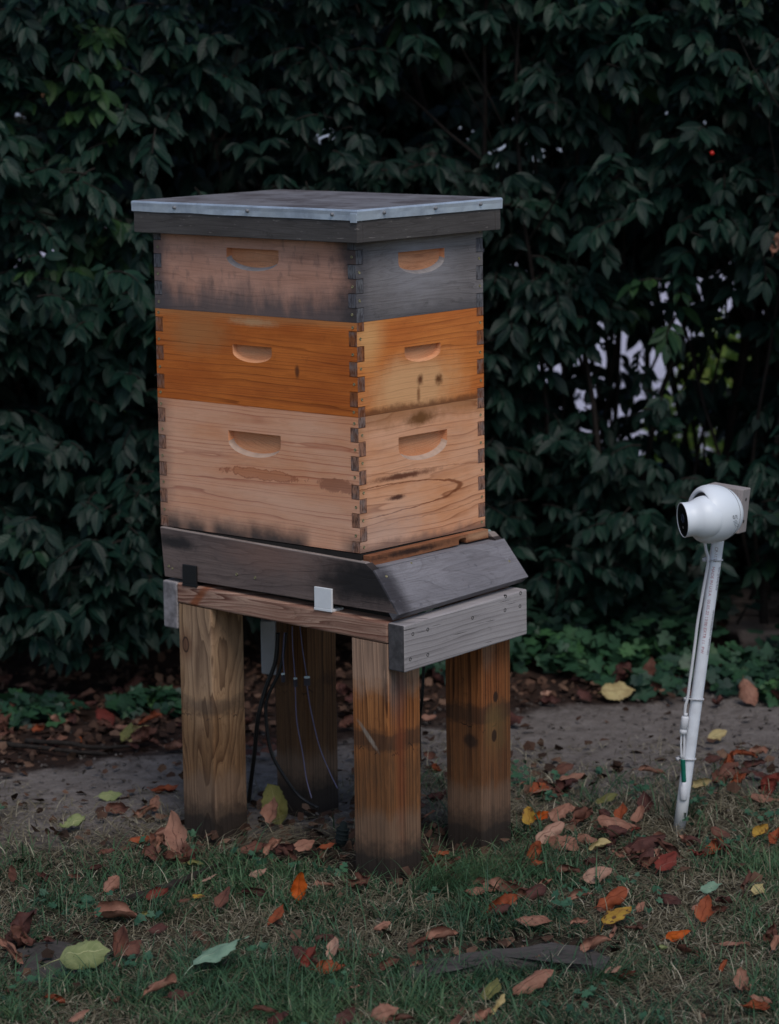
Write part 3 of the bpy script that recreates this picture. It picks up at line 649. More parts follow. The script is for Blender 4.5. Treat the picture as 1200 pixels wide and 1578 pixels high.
# swivelling eye
ea = (-rr*.955 - uu*.17 - ff*.225).normalized(); bc = at(1087, 797, DP-.085)
pr = [(-.03, .024)]
for k in range(0, 13):
    a_ = math.radians(128 - k*7.6); pr.append((.040*math.cos(a_), .040*math.sin(a_)))
pr = [p for p in pr if p[0] < .0245] + [(.0265, .0325), (.0300, .0318), (.0350, .0318), (.0410, .0322), (.0440, .0325), (.0447, .0322), (.0448, .0312), (.0438, .0309)]
bm = bmesh.new(); lathe(bm, pr, bc, ea, 56); eye = obj('eyeball', bm, m_wht, cp, smooth=True)
bm = bmesh.new(); lathe(bm, [(.0434, .0311), (.0440, .0308), (.0440, 0)], bc, ea, 48); gl = obj('lens_window', bm, m_glass, cp)
m_lens = M('lens_coating', .15, .6).color((.03, .04, .07)).m
fx = ea.cross(uu).normalized(); fy = fx.cross(ea).normalized()
bm = bmesh.new(); lathe(bm, [(.0441, .0085), (.0446, .0082), (.0446, .0060), (.0442, .0050), (.0443, 0)], bc+fy*.003, ea, 32); obj('lens', bm, m_lens, gl, smooth=True)
bm = bmesh.new(); lathe(bm, [(.0441, .0026), (.0443, .0022), (.0443, 0)], bc-fy*.014, ea, 20); obj('infrared_led', bm, plain('led', (.22, .2, .2), .3), gl, smooth=True)
# zip ties
m_tie = plain('grey_white_tie', (.52, .52, .54), .55, .3)
def pole_at(v): 
    # point of the pole axis seen at height v
    z = at(1080, v, DP).z; return p0 + axp*((z-p0.z)/axp.z)
for v in (862, 1076, 1168):
    c = pole_at(v); bm = bmesh.new(); xx, yy = frame_of(axp); pts = []
    left = -RH*.006
    for k in range(28):
        a = 2*PI*k/28; q = xx*math.cos(a)*(RP+.0014)+yy*math.sin(a)*(RP+.0014)
        s_ = q.dot(RH); q = q - RH*(.0075 if s_ < 0 else 0)*min(1, -s_/.012 if s_ < 0 else 0); pts.append(c+q)
    rs_ = []
    pts.append(pts[0]); tube(bm, pts, .0016, 6, cap=False)
    h = c - RH*(RP+.0095) - FH*.006; box(bm, h.x-.003, h.x+.003, h.y-.003, h.y+.003, h.z-.003, h.z+.0035)
    obj('cable_tie', bm, m_tie, cp, smooth=True)
# pigtail cable, coupling and green connector
D2 = DP-.010
def ct(name, pts, r, mat, d=D2, m=7, n=10):
    P = [at(u, v, d) for u, v in pts]; bm = bmesh.new(); tube(bm, smoothpath(P, m), r, n); return obj(name, bm, mat, cp, smooth=True)
ct('camera_cable', [(1085, 826), (1087.5, 846), (1091, 860), (1089.5, 876), (1084.5, 903), (1079.5, 932), (1074.5, 961), (1071, 990), (1067, 1020), (1063, 1048), (1059.5, 1075), (1056, 1088), (1055, 1103)], .0028, m_cabw)
k0, k1 = at(1056.5, 1099, D2), at(1052, 1131, D2); ax = k1-k0; ll = ax.length
bm = bmesh.new(); lathe(bm, [(0, 0), (0, .0038), (.005, .0040), (.005, .0030), (.0062, .0030), (.0062, .0060), (.009, .0072), (ll*.72, .0072), (ll*.74, .0062), (ll*.80, .0062), (ll*.82, .0070), (ll*.97, .0068), (ll, .005), (ll, 0)], k0, ax, 28)
obj('cable_coupling', bm, m_cabw, cp, smooth=True)
ct('camera_cable', [(1050, 1130), (1049, 1148), (1050, 1168)], .0020, m_cabw); ct('camera_cable', [(1054, 1130), (1054, 1150), (1053, 1168)], .0024, m_cabw)
ct('green_lead', [(1052, 1170), (1053, 1188), (1054, 1206)], [.0046]*14+[.0024], plain('green_plastic', (.005, .14, .09), .4), m=7)
bm = bmesh.new(); k0, k1 = at(1054, 1204, D2), at(1053, 1226, D2); ax = k1-k0
lathe(bm, [(0, 0), (0, .004), (.006, .0045), (.012, .0075), (.034, .0072), (.036, .006), (.036, 0)], k0, ax, 24); obj('cable_coupling', bm, m_cabw, cp, smooth=True)
# printed writing wrapped round the pipe
def pipe_text(txt, v_top, ang, size, mat, length):
    cu = bpy.data.curves.new('t', 'FONT'); cu.body = txt; cu.size = 1; to = bpy.data.objects.new('t', cu); col.objects.link(to)
    dg = bpy.context.evaluated_depsgraph_get(); me = bpy.data.meshes.new_from_object(to.evaluated_get(dg)); bpy.data.objects.remove(to)
    bm = bmesh.new(); bm.from_mesh(me); wid = max(v.co.x for v in bm.verts)
    bmesh.ops.triangulate(bm, faces=bm.faces[:])
    c = pole_at(v_top); down = -axp; fr = -(FH - axp*FH.dot(axp)).normalized(); rt = axp.cross(fr)
    if rt.dot(RH) < 0: rt = -rt
    for v in bm.verts:
        t = v.co.x/wid*length; h = (v.co.y-.35)*size; a = ang + h/RP
        v.co = c + down*t + (fr*math.cos(a) + rt*math.sin(a))*(RP+.0003)
    obj('printed_text', bm, mat, cp)
m_redt = plain('faded_red_ink', (.50, .20, .22), .6, .2, var=.3, scale=300); m_brt = plain('faded_brown_ink', (.30, .19, .18), .6, .2, var=.4, scale=300); m_bkt = plain('black_ink', (.05, .05, .055), .6, .2, var=.3, scale=300)
PXM = 5.42*1.0/FPX
pipe_text('CP-11/12', 842, -.15, .0078, m_brt, 24*PXM)
pipe_text('MADE IN U.S.A.  05.05.22 13:00 EXTR 11  PW', 872, -.25, .0078, m_redt, 140*PXM)
pipe_text('PVC1120 SCH40 PR450', 872, .80, .0068, m_bkt, 37*PXM)
pipe_text('WWW.CHARLOTTEPIPE.COM', 938, .80, .0068, m_bkt, 72*PXM)
# small printed marks on the housing
def flat_text(txt, u, v, size, mat, rot):
    cu = bpy.data.curves.new('t', 'FONT'); cu.body = txt; cu.size = 1; cu.align_x = 'CENTER'; to = bpy.data.objects.new('t', cu); col.objects.link(to)
    dg = bpy.context.evaluated_depsgraph_get(); me = bpy.data.meshes.new_from_object(to.evaluated_get(dg)); bpy.data.objects.remove(to)
    bm = bmesh.new(); bm.from_mesh(me); bmesh.ops.triangulate(bm, faces=bm.faces[:])
    bm2 = bmesh.new(); bm2.from_mesh([o for o in cp.children if o.name.startswith('housing') and 'mouth' not in o.name][0].data)
    from mathutils.bvhtree import BVHTree
    tr = BVHTree.FromBMesh(bm2); off = wloc(cp); n_ok = True
    for w_ in bm.verts:
        lx, ly = w_.co.x*size, w_.co.y*size
        du, dv = lx*math.cos(rot)-ly*math.sin(rot), -(lx*math.sin(rot)+ly*math.cos(rot))
        r = ray(u+du, v+dv).normalized(); h = tr.ray_cast(CAM-off, r)
        if h[0] is None: n_ok = False; continue
        w_.co = h[0]+off + h[1].normalized()*(.0003 if h[1].dot(r) < 0 else -.0003)
    if n_ok: obj('printed_text', bm, mat, cp)
flat_text('ESC\nRSF', 1133, 797, 4.2, m_bkt, -PI/2+.15)
flat_text('IIIII', 1131, 808, 9, plain('grey_ink', (.3, .33, .36), .6), -PI/2+.35)

# ================================================================== GROUND
def gz(x, y):
    n = mnoise.noise(Vector((x*2.2, y*2.2, 0)))*.010 + mnoise.noise(Vector((x*9, y*9, 3)))*.0045
    s, d = sd_of(Vector((x, y, 0)))
    if d > 6.55: n += min(.05, (d-6.55)*.06) if s > -.0 else 0
    for lx, ly in ((.0325, -.0277), (.2925, -.0277), (.0325, .4102), (.2925, .4102)):
        q = max(abs(x-lx), abs(y-ly)); n -= .016*max(0.0, min(1.0, (.092-q)/.035))
    return ZG + n - .004
def axis_pts(a, b, fine, far):
    mid = list(np.linspace(a, b, fine)); st_ = (b-a)/(fine-1); lo, hi = [], []; x_ = st_; p = a
    while p > -far: x_ *= 1.35; p -= x_; lo.append(p)
    x_ = st_; p = b
    while p < far: x_ *= 1.35; p += x_; hi.append(p)
    return lo[::-1]+mid+hi
S_, D_ = axis_pts(-1.3, 1.3, 150, 120), axis_pts(4.1, 8.2, 220, 160)
bm = bmesh.new(); grid = []
for d in D_:
    row = []
    for s in S_:
        p = G(s, d); row.append(bm.verts.new((p.x, p.y, gz(p.x, p.y) if 3.0 < d < 10 and abs(s) < 3 else ZG-.004)))
    grid.append(row)
for i in range(len(D_)-1):
    for j in range(len(S_)-1): bm.faces.new((grid[i][j], grid[i][j+1], grid[i+1][j+1], grid[i+1][j]))
mg = M('soil_and_turf', .95, .1); x, y, z = mg.xyz()
ds = mg.add(mg.add(mg.mul(mg.add(x, -CAM.x), FH.x), mg.mul(mg.add(y, -CAM.y), FH.y)), 0)
ss_ = mg.add(mg.mul(mg.add(x, -CAM.x), RH.x), mg.mul(mg.add(y, -CAM.y), RH.y))
nA = mg.noise(None, 2.6, 5, .6); nB = mg.noise(None, 22, 6, .7); nC = mg.noise(None, 120, 3, .6)
soil = mg.mix(mg.ss(nB, .3, .7), (.20, .175, .16), (.12, .102, .092)); soil = mg.mix(mg.ss(nC, .58, .72, 0, .7), soil, (.20, .175, .16)); soil = mg.mix(mg.ss(mg.noise(None, 45, 5, .75), .56, .68, 0, .8), soil, (.045, .036, .031))
humus = mg.mix(mg.ss(nB, .3, .7), (.055, .043, .032), (.028, .022, .017)); humus = mg.mix(mg.ss(nC, .6, .75, 0, .6), humus, (.13, .11, .08))
lit = mg.mix(mg.ss(nB, .3, .7), (.045, .025, .018), (.02, .014, .012))
bnd = mg.add(mg.add(ds, mg.mul(nA, .5)), mg.mul(nB, .25))                     # ragged edges
gr_edge = mg.add(5.90, mg.mul(ss_, .26))
c = mg.mix(mg.ss(mg.add(bnd, mg.mul(gr_edge, -1.0)), -.08, .10), humus, soil)
lt_edge = mg.add(6.62, mg.mul(ss_, .42))
c = mg.mix(mg.ss(mg.add(bnd, mg.mul(lt_edge, -1.0)), -.06, .10), c, lit)
c = mg.mix(mg.ss(mg.add(ds, mg.mul(nA, .3)), 8.45, 8.6), c, mg.mix(mg.ss(nB, .35, .65), (.22, .30, .05), (.14, .22, .05)))
mg.color(c); mg.bump(mg.add(mg.mul(nB, 1.0), mg.mul(nC, .35)), .9, .012)
tag(obj('ground', bm, mg.m, smooth=True), kind='structure')
mc = M('pale_concrete', .9, .2); q = mc.noise(None, 1.5, 6, .7); mc.color(mc.mix(mc.ss(q, .3, .7), (.50, .48, .56), (.40, .385, .46)))
bm = bmesh.new(); A, B, C_, D__ = G(-14, 10.2, ZG+.012), G(14, 10.2, ZG+.012), G(14, 24, ZG+.012), G(-14, 24, ZG+.012)
bm.faces.new([bm.verts.new(p) for p in (A, B, C_, D__)]); tag(obj('road', bm, mc.m), kind='structure')

# ---- house far behind the hedge
m_wall = plain('pale_blue_siding', (.50, .54, .66), .8, .2, var=.15, scale=.8); m_roof = plain('grey_shingles', (.10, .09, .09), .9, .2, var=.4, scale=3)
m_trim = plain('white_trim', (.75, .75, .75), .6); m_pane = M('window_glass', .05, .5).color((.03, .04, .05)).m; m_door = plain('brown_door', (.16, .07, .03), .6)
hb = G(0, 25); hs = thing('house', 'pale blue house with grey roof glimpsed through gaps in the hedge', 'house', hb)
def hbox(name, s0, s1, d0, d1, z0_, z1_, mat, par):
    bm = bmesh.new(); vs = [bm.verts.new(G(s, d, ZG+z)) for s in (s0, s1) for d in (d0, d1) for z in (z0_, z1_)]
    for q in ((0, 1, 3, 2), (4, 6, 7, 5), (0, 4, 5, 1), (2, 3, 7, 6), (0, 2, 6, 4), (1, 5, 7, 3)): bm.faces.new([vs[i] for i in q])
    return obj(name, bm, mat, par)
hbox('wall', -6, 6, 25, 33, 0, 3.0, m_wall, hs)
bm = bmesh.new(); e_ = .4
pp = [[bm.verts.new(G(s, d, ZG+z)) for d, z in ((25-e_, 2.95), (29, 5.2), (33+e_, 2.95), (33+e_, 2.80), (29, 5.0), (25-e_, 2.80))] for s in (-6-e_, 6+e_)]
for i in range(6): bm.faces.new((pp[0][i], pp[0][(i+1) % 6], pp[1][(i+1) % 6], pp[1][i]))
bm.faces.new(pp[0]); bm.faces.new(pp[1][::-1]); obj('roof', bm, m_roof, hs)
for s in (-4, -1.6, 3.8):
    wn_ = hbox('window', s-.6, s+.6, 24.94, 24.995, 1.0, 2.3, m_trim, hs); hbox('pane', s-.52, s+.52, 24.92, 24.935, 1.08, 2.22, m_pane, wn_)
hbox('door', -3.0, -2.1, 24.93, 24.995, .02, 2.1, m_door, hs)

# ---- rocks
m_rock = M('brown_stone', .9, .2); q = m_rock.noise(None, 9, 6, .65); m_rock.color(m_rock.mix(m_rock.ss(q, .35, .65), (.20, .15, .12), (.11, .085, .07))); m_rock.bump(q, .6, .02); m_rock = m_rock.m
def rock(label, u, v, d, rx, ry, rz, seed, rot, name='stone'):
    c = at(u, v, d); bm = bmesh.new(); bmesh.ops.create_icosphere(bm, subdivisions=4, radius=1)
    for w_ in bm.verts:
        p = w_.co.copy(); k = max(abs(p.x), abs(p.y), abs(p.z))
        p = p.lerp(p/k*.86, .9); n = mnoise.noise(p*1.3+Vector((seed, 0, 0)))*.24+mnoise.noise(p*4+Vector((seed, 0, 0)))*.06; p *= 1+n
        p = Vector((p.x*rx, p.y*ry, p.z*rz)); p.rotate(Matrix.Rotation(rot, 3, 'Z')); p.rotate(Matrix.Rotation(.12, 3, 'X')); w_.co = c+p
    return tag(obj(name, bm, m_rock, origin=c-UP*rz, smooth=True), label, 'stone', 'stones at the right edge behind the ivy')
rock('brown flat topped stone in front, lower of two at the right edge behind ivy', 1180, 982, 7.02, .085, .10, .040, 2, .9)
rock('darker brown stone lying behind and above the flat topped one at right edge', 1176, 938, 7.25, .085, .10, .036, 9, .4)
# ---- half buried slab in the grass
m_slab = wood('dark_sunken_timber', (.105, .092, .085), (.06, .052, .048), (.02, .018, .017), freq=90, warp=5, axis='h', contrast=1, fine=.7, seed=101, cracks=.9, bump=.9)
pts = [(598, 1496), (640, 1474), (700, 1462), (760, 1451), (800, 1449), (850, 1440), (905, 1448), (940, 1464), (930, 1482), (860, 1480), (780, 1478), (700, 1486), (640, 1500)]
bm = bmesh.new(); top, bot, low = [], [], []
for i, (u, v) in enumerate(pts):
    hgt = .024 if 3 <= i <= 8 else .012
    p = gpx(u, v+12, ZG+hgt*.9); top.append(bm.verts.new(p+UP*random.uniform(-.001, .001))); bot.append(bm.verts.new(Vector((p.x, p.y, ZG-.03))))
ctr = sum((v.co for v in top), Vector())/len(top)
inn = [bm.verts.new(v.co.lerp(ctr, .22)+UP*.006) for v in top]; cv = bm.verts.new(ctr+UP*.008)
n_ = len(top)
for i in range(n_):
    j = (i+1) % n_; bm.faces.new((top[i], top[j], bot[j], bot[i])); bm.faces.new((top[i], inn[i], inn[j], top[j])); bm.faces.new((inn[i], cv, inn[j]))
bm.faces.new(bot[::-1])
bmesh.ops.subdivide_edges(bm, edges=bm.edges[:], cuts=2, use_grid_fill=True)
for v in bm.verts: v.co.z += mnoise.noise(v.co*30)*.004 + mnoise.noise(Vector((v.co.dot(FH)*120, v.co.dot(RH)*10, 0)))*.002
tag(obj('sunken_timber', bm, m_slab, origin=ctr-UP*.03), 'dark grey piece of timber half sunk in the grass in the foreground', 'timber')
bm = bmesh.new(); vs = []
c_ = gpx(85, 1480, ZG+.006)
for i in range(18):
    a = 2*PI*i/18; r = 1+.18*math.sin(3*a+1)+.1*math.sin(5*a); vs.append(bm.verts.new(c_+RH*math.cos(a)*.075*r+FH*math.sin(a)*.10*r+UP*.002*math.sin(a)))
cv = bm.verts.new(c_+UP*.008)
bt = [bm.verts.new(v.co-UP*.03) for v in vs]
for i in range(18): bm.faces.new((vs[i], vs[(i+1) % 18], cv)); bm.faces.new((vs[i], bt[i], bt[(i+1) % 18], vs[(i+1) % 18]))
bm.faces.new(bt[::-1])
tag(obj('flat_stone', bm, plain('dark_flat_stone', (.075, .066, .06), .9, .2, var=.4, scale=30, bump=.5), origin=c_-UP*.01), 'dark flat stone flush with the grass at the lower left edge', 'stone')

# ---- sticks
m_bark = plain('dark_bark', (.040, .032, .027), .9, .15, var=.5, scale=60, bump=.6)
def stick(label, pts, r, group=None):
    P = [gpx(u, v, ZG+z) for u, v, z in pts]; P = smoothpath(P, 6); n = len(P)
    for p in P[1:-1]: p += Vector((random.uniform(-1, 1), random.uniform(-1, 1), random.uniform(-.5, .5)))*r*.25
    bm = bmesh.new(); tube(bm, P, [r*(1-.45*i/n)*(1+.15*math.sin(i*1.7)) for i in range(n)], 9)
    return tag(obj('stick', bm, m_bark, origin=P[0], smooth=True), label, 'stick', group or 'dead sticks on the ground')
stick('dark crooked stick lying in grass in front of the left post', [(185, 1392, .006), (225, 1378, .02), (270, 1362, .018), (310, 1345, .012), (350, 1330, .004)], .009)
stick('long thin dark stick on bare soil at left edge, nearer of two', [(-30, 1142, .01), (40, 1150, .012), (110, 1158, .012), (165, 1162, .006)], .006)
stick('thin dark stick along the leaf litter at left, farther of two', [(40, 1142, .014), (100, 1145, .02), (150, 1152, .016), (200, 1150, .008)], .006)
stick('pale thin twig leaning on the stones at right edge', [(1128, 990, .01), (1136, 962, .07), (1150, 935, .12)], .005)
# ================================================================== VEGETATION
def unit(a): return a/np.maximum(np.linalg.norm(a, axis=-1, keepdims=True), 1e-9)
npF = np.array(FH); npR = np.array(RH); npC = np.array([CAM.x, CAM.y, 0.0]); Z3 = np.array([0, 0, 1.0])
def PT(s, d, z): return npC + np.multiply.outer(d, npF) + np.multiply.outer(s, npR) + np.multiply.outer(z, Z3)
def scatter_mesh(name, tv, tf, pos, Wd, Ld, Nd, size, mats, var=None, kind=None, parent=None, origin=None, widthv=None, smooth=True):
    n = len(pos); k = len(tv); tv = np.array(tv)
    wv = np.ones(n) if widthv is None else widthv
    V = pos[:, None, :] + size[:, None, None]*(tv[None, :, 0:1]*wv[:, None, None]*Wd[:, None, :] + tv[None, :, 1:2]*Ld[:, None, :] + tv[None, :, 2:3]*Nd[:, None, :])
    V = V.reshape(-1, 3); base = np.arange(n)*k
    me = bpy.data.meshes.new(name)
    lens = np.array([len(f) for f in tf]); flat = np.concatenate([np.array(f) for f in tf])
    loops = (base[:, None] + flat[None, :]).ravel(); tot = np.tile(lens, n); start = np.concatenate([[0], np.cumsum(tot)[:-1]])
    off = np.array(wloc(parent)) if parent is not None else np.array(origin) if origin is not None else np.zeros(3)
    me.vertices.add(len(V)); me.vertices.foreach_set('co', (V-off).ravel().astype(np.float32))
    me.loops.add(len(loops)); me.loops.foreach_set('vertex_index', loops.astype(np.int32))
    me.polygons.add(len(tot)); me.polygons.foreach_set('loop_start', start.astype(np.int32)); me.polygons.foreach_set('loop_total', tot.astype(np.int32))
    me.polygons.foreach_set('use_smooth', np.full(len(tot), smooth))
    if var is not None:
        a = me.attributes.new('var', 'FLOAT', 'POINT'); a.data.foreach_set('value', np.repeat(var, k).astype(np.float32))
    uv = me.attributes.new('along', 'FLOAT', 'POINT'); uv.data.foreach_set('value', np.tile(tv[:, 1], n).astype(np.float32))
    ac = me.attributes.new('across', 'FLOAT', 'POINT'); ac.data.foreach_set('value', np.tile(tv[:, 0], n).astype(np.float32))
    me.update(); me.validate()
    o = bpy.data.objects.new(name, me); col.objects.link(o); me.materials.append(mats)
    if parent is not None: o.parent = parent
    elif origin is not None: o.location = origin
    return o
def attr(m, k):
    q = m.n('ShaderNodeAttribute'); q.attribute_name = k; return q.outputs['Fac']
def foliage_mat(name, cols, rough=.45, spec=.5, vein=None, trans=.0):
    m = M(name, rough, spec); v = attr(m, 'var')
    r = m.n('ShaderNodeValToRGB'); r.color_ramp.elements[0].color = (*cols[0], 1); r.color_ramp.elements[1].color = (*cols[-1], 1)
    for i, c in enumerate(cols[1:-1]):
        e = r.color_ramp.elements.new((i+1)/(len(cols)-1)); e.color = (*c, 1)
    m.put(r.inputs[0], v); c = r.outputs[0]
    n = m.noise(None, 45, 3, .6); c = m.mix(m.ss(n, .3, .7, 0.0, .35), c, tuple(q*.55 for q in cols[0]))
    if vein is not None:
        a = m.ma('ABSOLUTE', attr(m, 'across')); c = m.mix(m.ss(a, .035, .0, 0.0, .55), c, vein)
        vn = m.ma('FRACT', m.mul(m.add(attr(m, 'along'), m.mul(a, -.9)), 7.0)); m.bump(m.add(m.ss(vn, .0, .2), m.ss(a, .0, .06)), .5, .0012)
    m.color(c)
    if trans:
        tr = m.n('ShaderNodeBsdfTranslucent'); m.put(tr.inputs[0], c); mx = m.n('ShaderNodeMixShader'); mx.inputs[0].default_value = trans
        out = m.t.nodes['Material Output']; m.t.links.new(m.b.outputs[0], mx.inputs[1]); m.t.links.new(tr.outputs[0], mx.inputs[2]); m.t.links.new(mx.outputs[0], out.inputs[0])
    return m.m

# leaf template: x across, y along, z up from midrib
def leaf_template(rows, w, fold=.10, droop=.18, wave=.0):
    tv, tf = [], []
    for i, (t, k) in enumerate(rows):
        z = -droop*t*t; hw = w*k
        tv += [(-hw, t, z+fold*hw*2+wave*math.sin(i*2.1)), (0, t, z), (hw, t, z+fold*hw*2-wave*math.sin(i*1.7))]
    for i in range(len(rows)-1):
        a = i*3; tf += [(a, a+1, a+4, a+3), (a+1, a+2, a+5, a+4)]
    return tv, tf
ROWS = [(0, .03), (.10, .42), (.25, .85), (.42, 1.0), (.60, .90), (.76, .60), (.89, .25), (1.0, .02)]
# ---- hedge
hedge = thing('hedge', 'tall dense dark green leafy hedge filling the whole background', 'hedge', G(0, 7.4))
clumps = []
def dens(s, z):
    g = 1.0
    for (cs, cz, rs, rz, k) in ((.70, .12, .34, .20, .82), (.80, -.12, .30, .10, .60), (.38, .665, .30, .05, .85), (-.70, -.03, .09, .12, .72), (-.50, .05, .05, .06, .7), (.86, .36, .06, .15, .4)):
        q = ((s-cs)/rs)**2 + ((z-cz)/rz)**2
        if q < 1.6: g *= 1 - k*max(0, min(1, 1.5-q))
    return g
def front_d(s, z):
    d = 6.80 + .10*math.sin(s*3.1+1) + .12*mnoise.noise(Vector((s*1.7, z*1.7, 2))) + (.10 if s > .1 else 0) - .15*math.exp(-((s+.8)/.4)**2)*(1 if z < 0 else .3)
    return d
tips = []
for i in range(2300):
    s = random.uniform(-1.75, 1.75); z = random.uniform(-.43, 1.35)
    if mnoise.noise(Vector((s*4.2, z*4.2, 11))) < -.22 + random.uniform(-.1, .1): continue
    if s > .12 and z < -.36+.06*math.sin(s*9): continue
    if random.random() > dens(s, z): continue
    tips.append((s, z, front_d(s, z)+random.uniform(-.08, .22)))
P_, W_, L_, N_, S_z, VR, twigs = [], [], [], [], [], [], []
def rv(k=1.0): return np.array([random.gauss(0, 1) for _ in range(3)])*k
def spray(base, dirn, nl, l0, bright):
    d = dirn/np.linalg.norm(dirn); p = base.copy(); path = [p.copy()]
    side = np.cross(d, Z3); side /= max(np.linalg.norm(side), 1e-6)
    for j in range(nl):
        d = d + np.array([0, 0, -.16]) + rv(.06); d /= np.linalg.norm(d)
        p = p + d*l0*random.uniform(.22, .36); path.append(p.copy())
        side = np.cross(d, Z3); side /= max(np.linalg.norm(side), 1e-6)
        for sg in ((-1, 1) if j < nl-1 else (-1, 1, 0)):
            if random.random() < .08: continue
            ld = d*(.55 if sg else 1.0) + side*sg*.85 + np.array([0, 0, -random.uniform(.25, .95)]) + rv(.16)
            ld /= np.linalg.norm(ld)
            nn = Z3*.75 - npF*.75 + side*sg*.25 + rv(.28); nn = nn - ld*nn.dot(ld); nn /= np.linalg.norm(nn)
            P_.append(p + ld*.004); L_.append(ld); N_.append(nn); W_.append(np.cross(ld, nn))
            S_z.append(l0*random.uniform(.72, 1.12)*(.8 if j == 0 else 1)); VR.append(min(1, max(0, bright+random.gauss(0, .10))))
    twigs.append(path)
for s, z, d in tips:
    bright = .30 + .38*mnoise.noise(Vector((s*2.3, z*2.3, 7))) + (.40 if random.random() < .06 else 0)
    q0 = PT(np.array([s]), np.array([d]), np.array([z]))[0]
    for k in range(random.choice((3, 3, 4, 5))):
        dr = -npF*random.uniform(.2, .9) + npR*random.gauss(0, .75) + Z3*random.uniform(-.25, .6)
        spray(q0 + rv(.035), dr, random.randint(2, 5), random.uniform(.040, .068), bright)
# inner, sparser shoots
for i in range(2000):
    s = random.uniform(-1.8, 1.8); z = random.uniform(-.45, 1.3)
    if random.random() > dens(s, z)**.5: continue
    q0 = PT(np.array([s]), np.array([random.uniform(7.0, 7.9)]), np.array([z]))[0]
    spray(q0, rv(.6)-npF*.3, random.randint(2, 4), random.uniform(.05, .085), .22)
for i in range(190):
    s, z = random.uniform(.30, 1.15), random.uniform(-.25, .38); q0 = PT(np.array([s]), np.array([random.uniform(6.95, 7.8)]), np.array([z]))[0]
    spray(q0, rv(.8), random.randint(2, 4), random.uniform(.032, .052), .3)
# the dark centre of the hedge: layers of leaves deep inside, inner shade put into their colour
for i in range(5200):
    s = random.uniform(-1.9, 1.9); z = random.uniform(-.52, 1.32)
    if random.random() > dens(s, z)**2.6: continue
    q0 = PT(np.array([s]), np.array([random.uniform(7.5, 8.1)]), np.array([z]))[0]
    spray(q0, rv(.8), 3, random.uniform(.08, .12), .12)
tv, tf = leaf_template(ROWS, .215, .14, .16, .012)
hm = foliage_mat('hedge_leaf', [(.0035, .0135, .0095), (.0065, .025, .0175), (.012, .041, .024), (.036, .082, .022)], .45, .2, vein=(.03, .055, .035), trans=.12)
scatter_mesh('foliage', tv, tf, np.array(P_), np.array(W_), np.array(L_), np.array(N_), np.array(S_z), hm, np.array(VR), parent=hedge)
print('hedge leaves', len(P_))
m_twig = plain('hedge_twig_bark', (.026, .020, .017), .85, .2, var=.4, scale=30)
bm = bmesh.new()
for pth in twigs:
    if random.random() < .8: tube(bm, [Vector(p) for p in pth], [.0022-.0012*i/len(pth) for i in range(len(pth))], 4, cap=False)
obj('twigs', bm, m_twig, hedge, smooth=True)
bm = bmesh.new()
for i in range(95):
    s = random.uniform(-1.7, 1.7) if i < 55 else random.uniform(.3, 1.3); d = random.uniform(7.0, 7.9); p = G(s, d, ZG-.03); r = random.uniform(.004, .011)
    dr = Vector((random.gauss(0, .10), random.gauss(0, .10), 1)); pts = [p.copy()]; n = 12
    for k in range(n):
        dr = (dr + Vector((random.gauss(0, .09), random.gauss(0, .09), .05))).normalized(); p = p + dr*.16; pts.append(p.copy())
        if random.random() < .35 and k > 2:
            q = p.copy(); e = (dr+Vector((random.gauss(0, .8), random.gauss(0, .8), .1))).normalized(); br = [q.copy()]
            for _ in range(4): e = (e+Vector((random.gauss(0, .15), random.gauss(0, .15), .1))).normalized(); q = q+e*.11; br.append(q.copy())
            tube(bm, br, [r*.45, r*.4, r*.35, r*.3, r*.2], 5, cap=False)
    tube(bm, pts, [r*(1-.6*k/n) for k in range(n+1)], 7, cap=False)
obj('branches', bm, m_twig, hedge, smooth=True)
bm = bmesh.new(); bmesh.ops.create_icosphere(bm, subdivisions=2, radius=.0055); bc_ = at(1097, 236, 6.68)
for v in bm.verts: v.co += bc_
obj('berry', bm, plain('red_berry', (.55, .02, .01), .3, .5, var=.1), hedge, smooth=True)

# ---- ivy
def pn(s, d, f, o): return np.array([mnoise.noise(Vector((a*f, b*f, o))) for a, b in zip(s, d)])
def ivy_template():
    o = [(-.05, 0), (-.30, -.10), (-.46, .12), (-.36, .34), (-.50, .62), (-.24, .66), (-.14, .86), (0, 1.06), (.14, .86), (.24, .66), (.50, .62), (.36, .34), (.46, .12), (.30, -.10), (.05, 0)]
    tv = [(0, .38, -.02)] + [(x, y, .10*abs(x)-.10*(y-.4)**2) for x, y in o]
    return tv, [(0, i+1, i+2) for i in range(len(o)-1)]
itv, itf = ivy_template()
ivm = foliage_mat('ivy_leaf', [(.007, .022, .016), (.014, .042, .026), (.028, .085, .036), (.075, .19, .045)], .5, .4, trans=.1)
def ivy_cloud(pts, bright, smin=.03, smax=.052):
    n = len(pts); nn = unit(np.array([Z3*1.0 - npF*.55]*n) + rng.normal(0, .35, (n, 3))); ld = unit(rng.normal(0, 1, (n, 3))*[1, 1, .4] - Z3*.25 - npF*.3)
    nn = unit(nn - ld*np.sum(nn*ld, 1, keepdims=True)); wd = np.cross(ld, nn)
    return pts, wd, ld, nn, rng.uniform(smin, smax, n), np.clip(bright + rng.normal(0, .13, n), 0, 1)
n = 9500; s = rng.uniform(-.05, 1.75, n); d = rng.uniform(6.5, 8.3, n)
keep = (d > 6.62 + .12*np.sin(s*7) + .07*np.sin(s*19+1)) & ((s > .10) | (rng.random(n) < .10)); s, d = s[keep], d[keep]
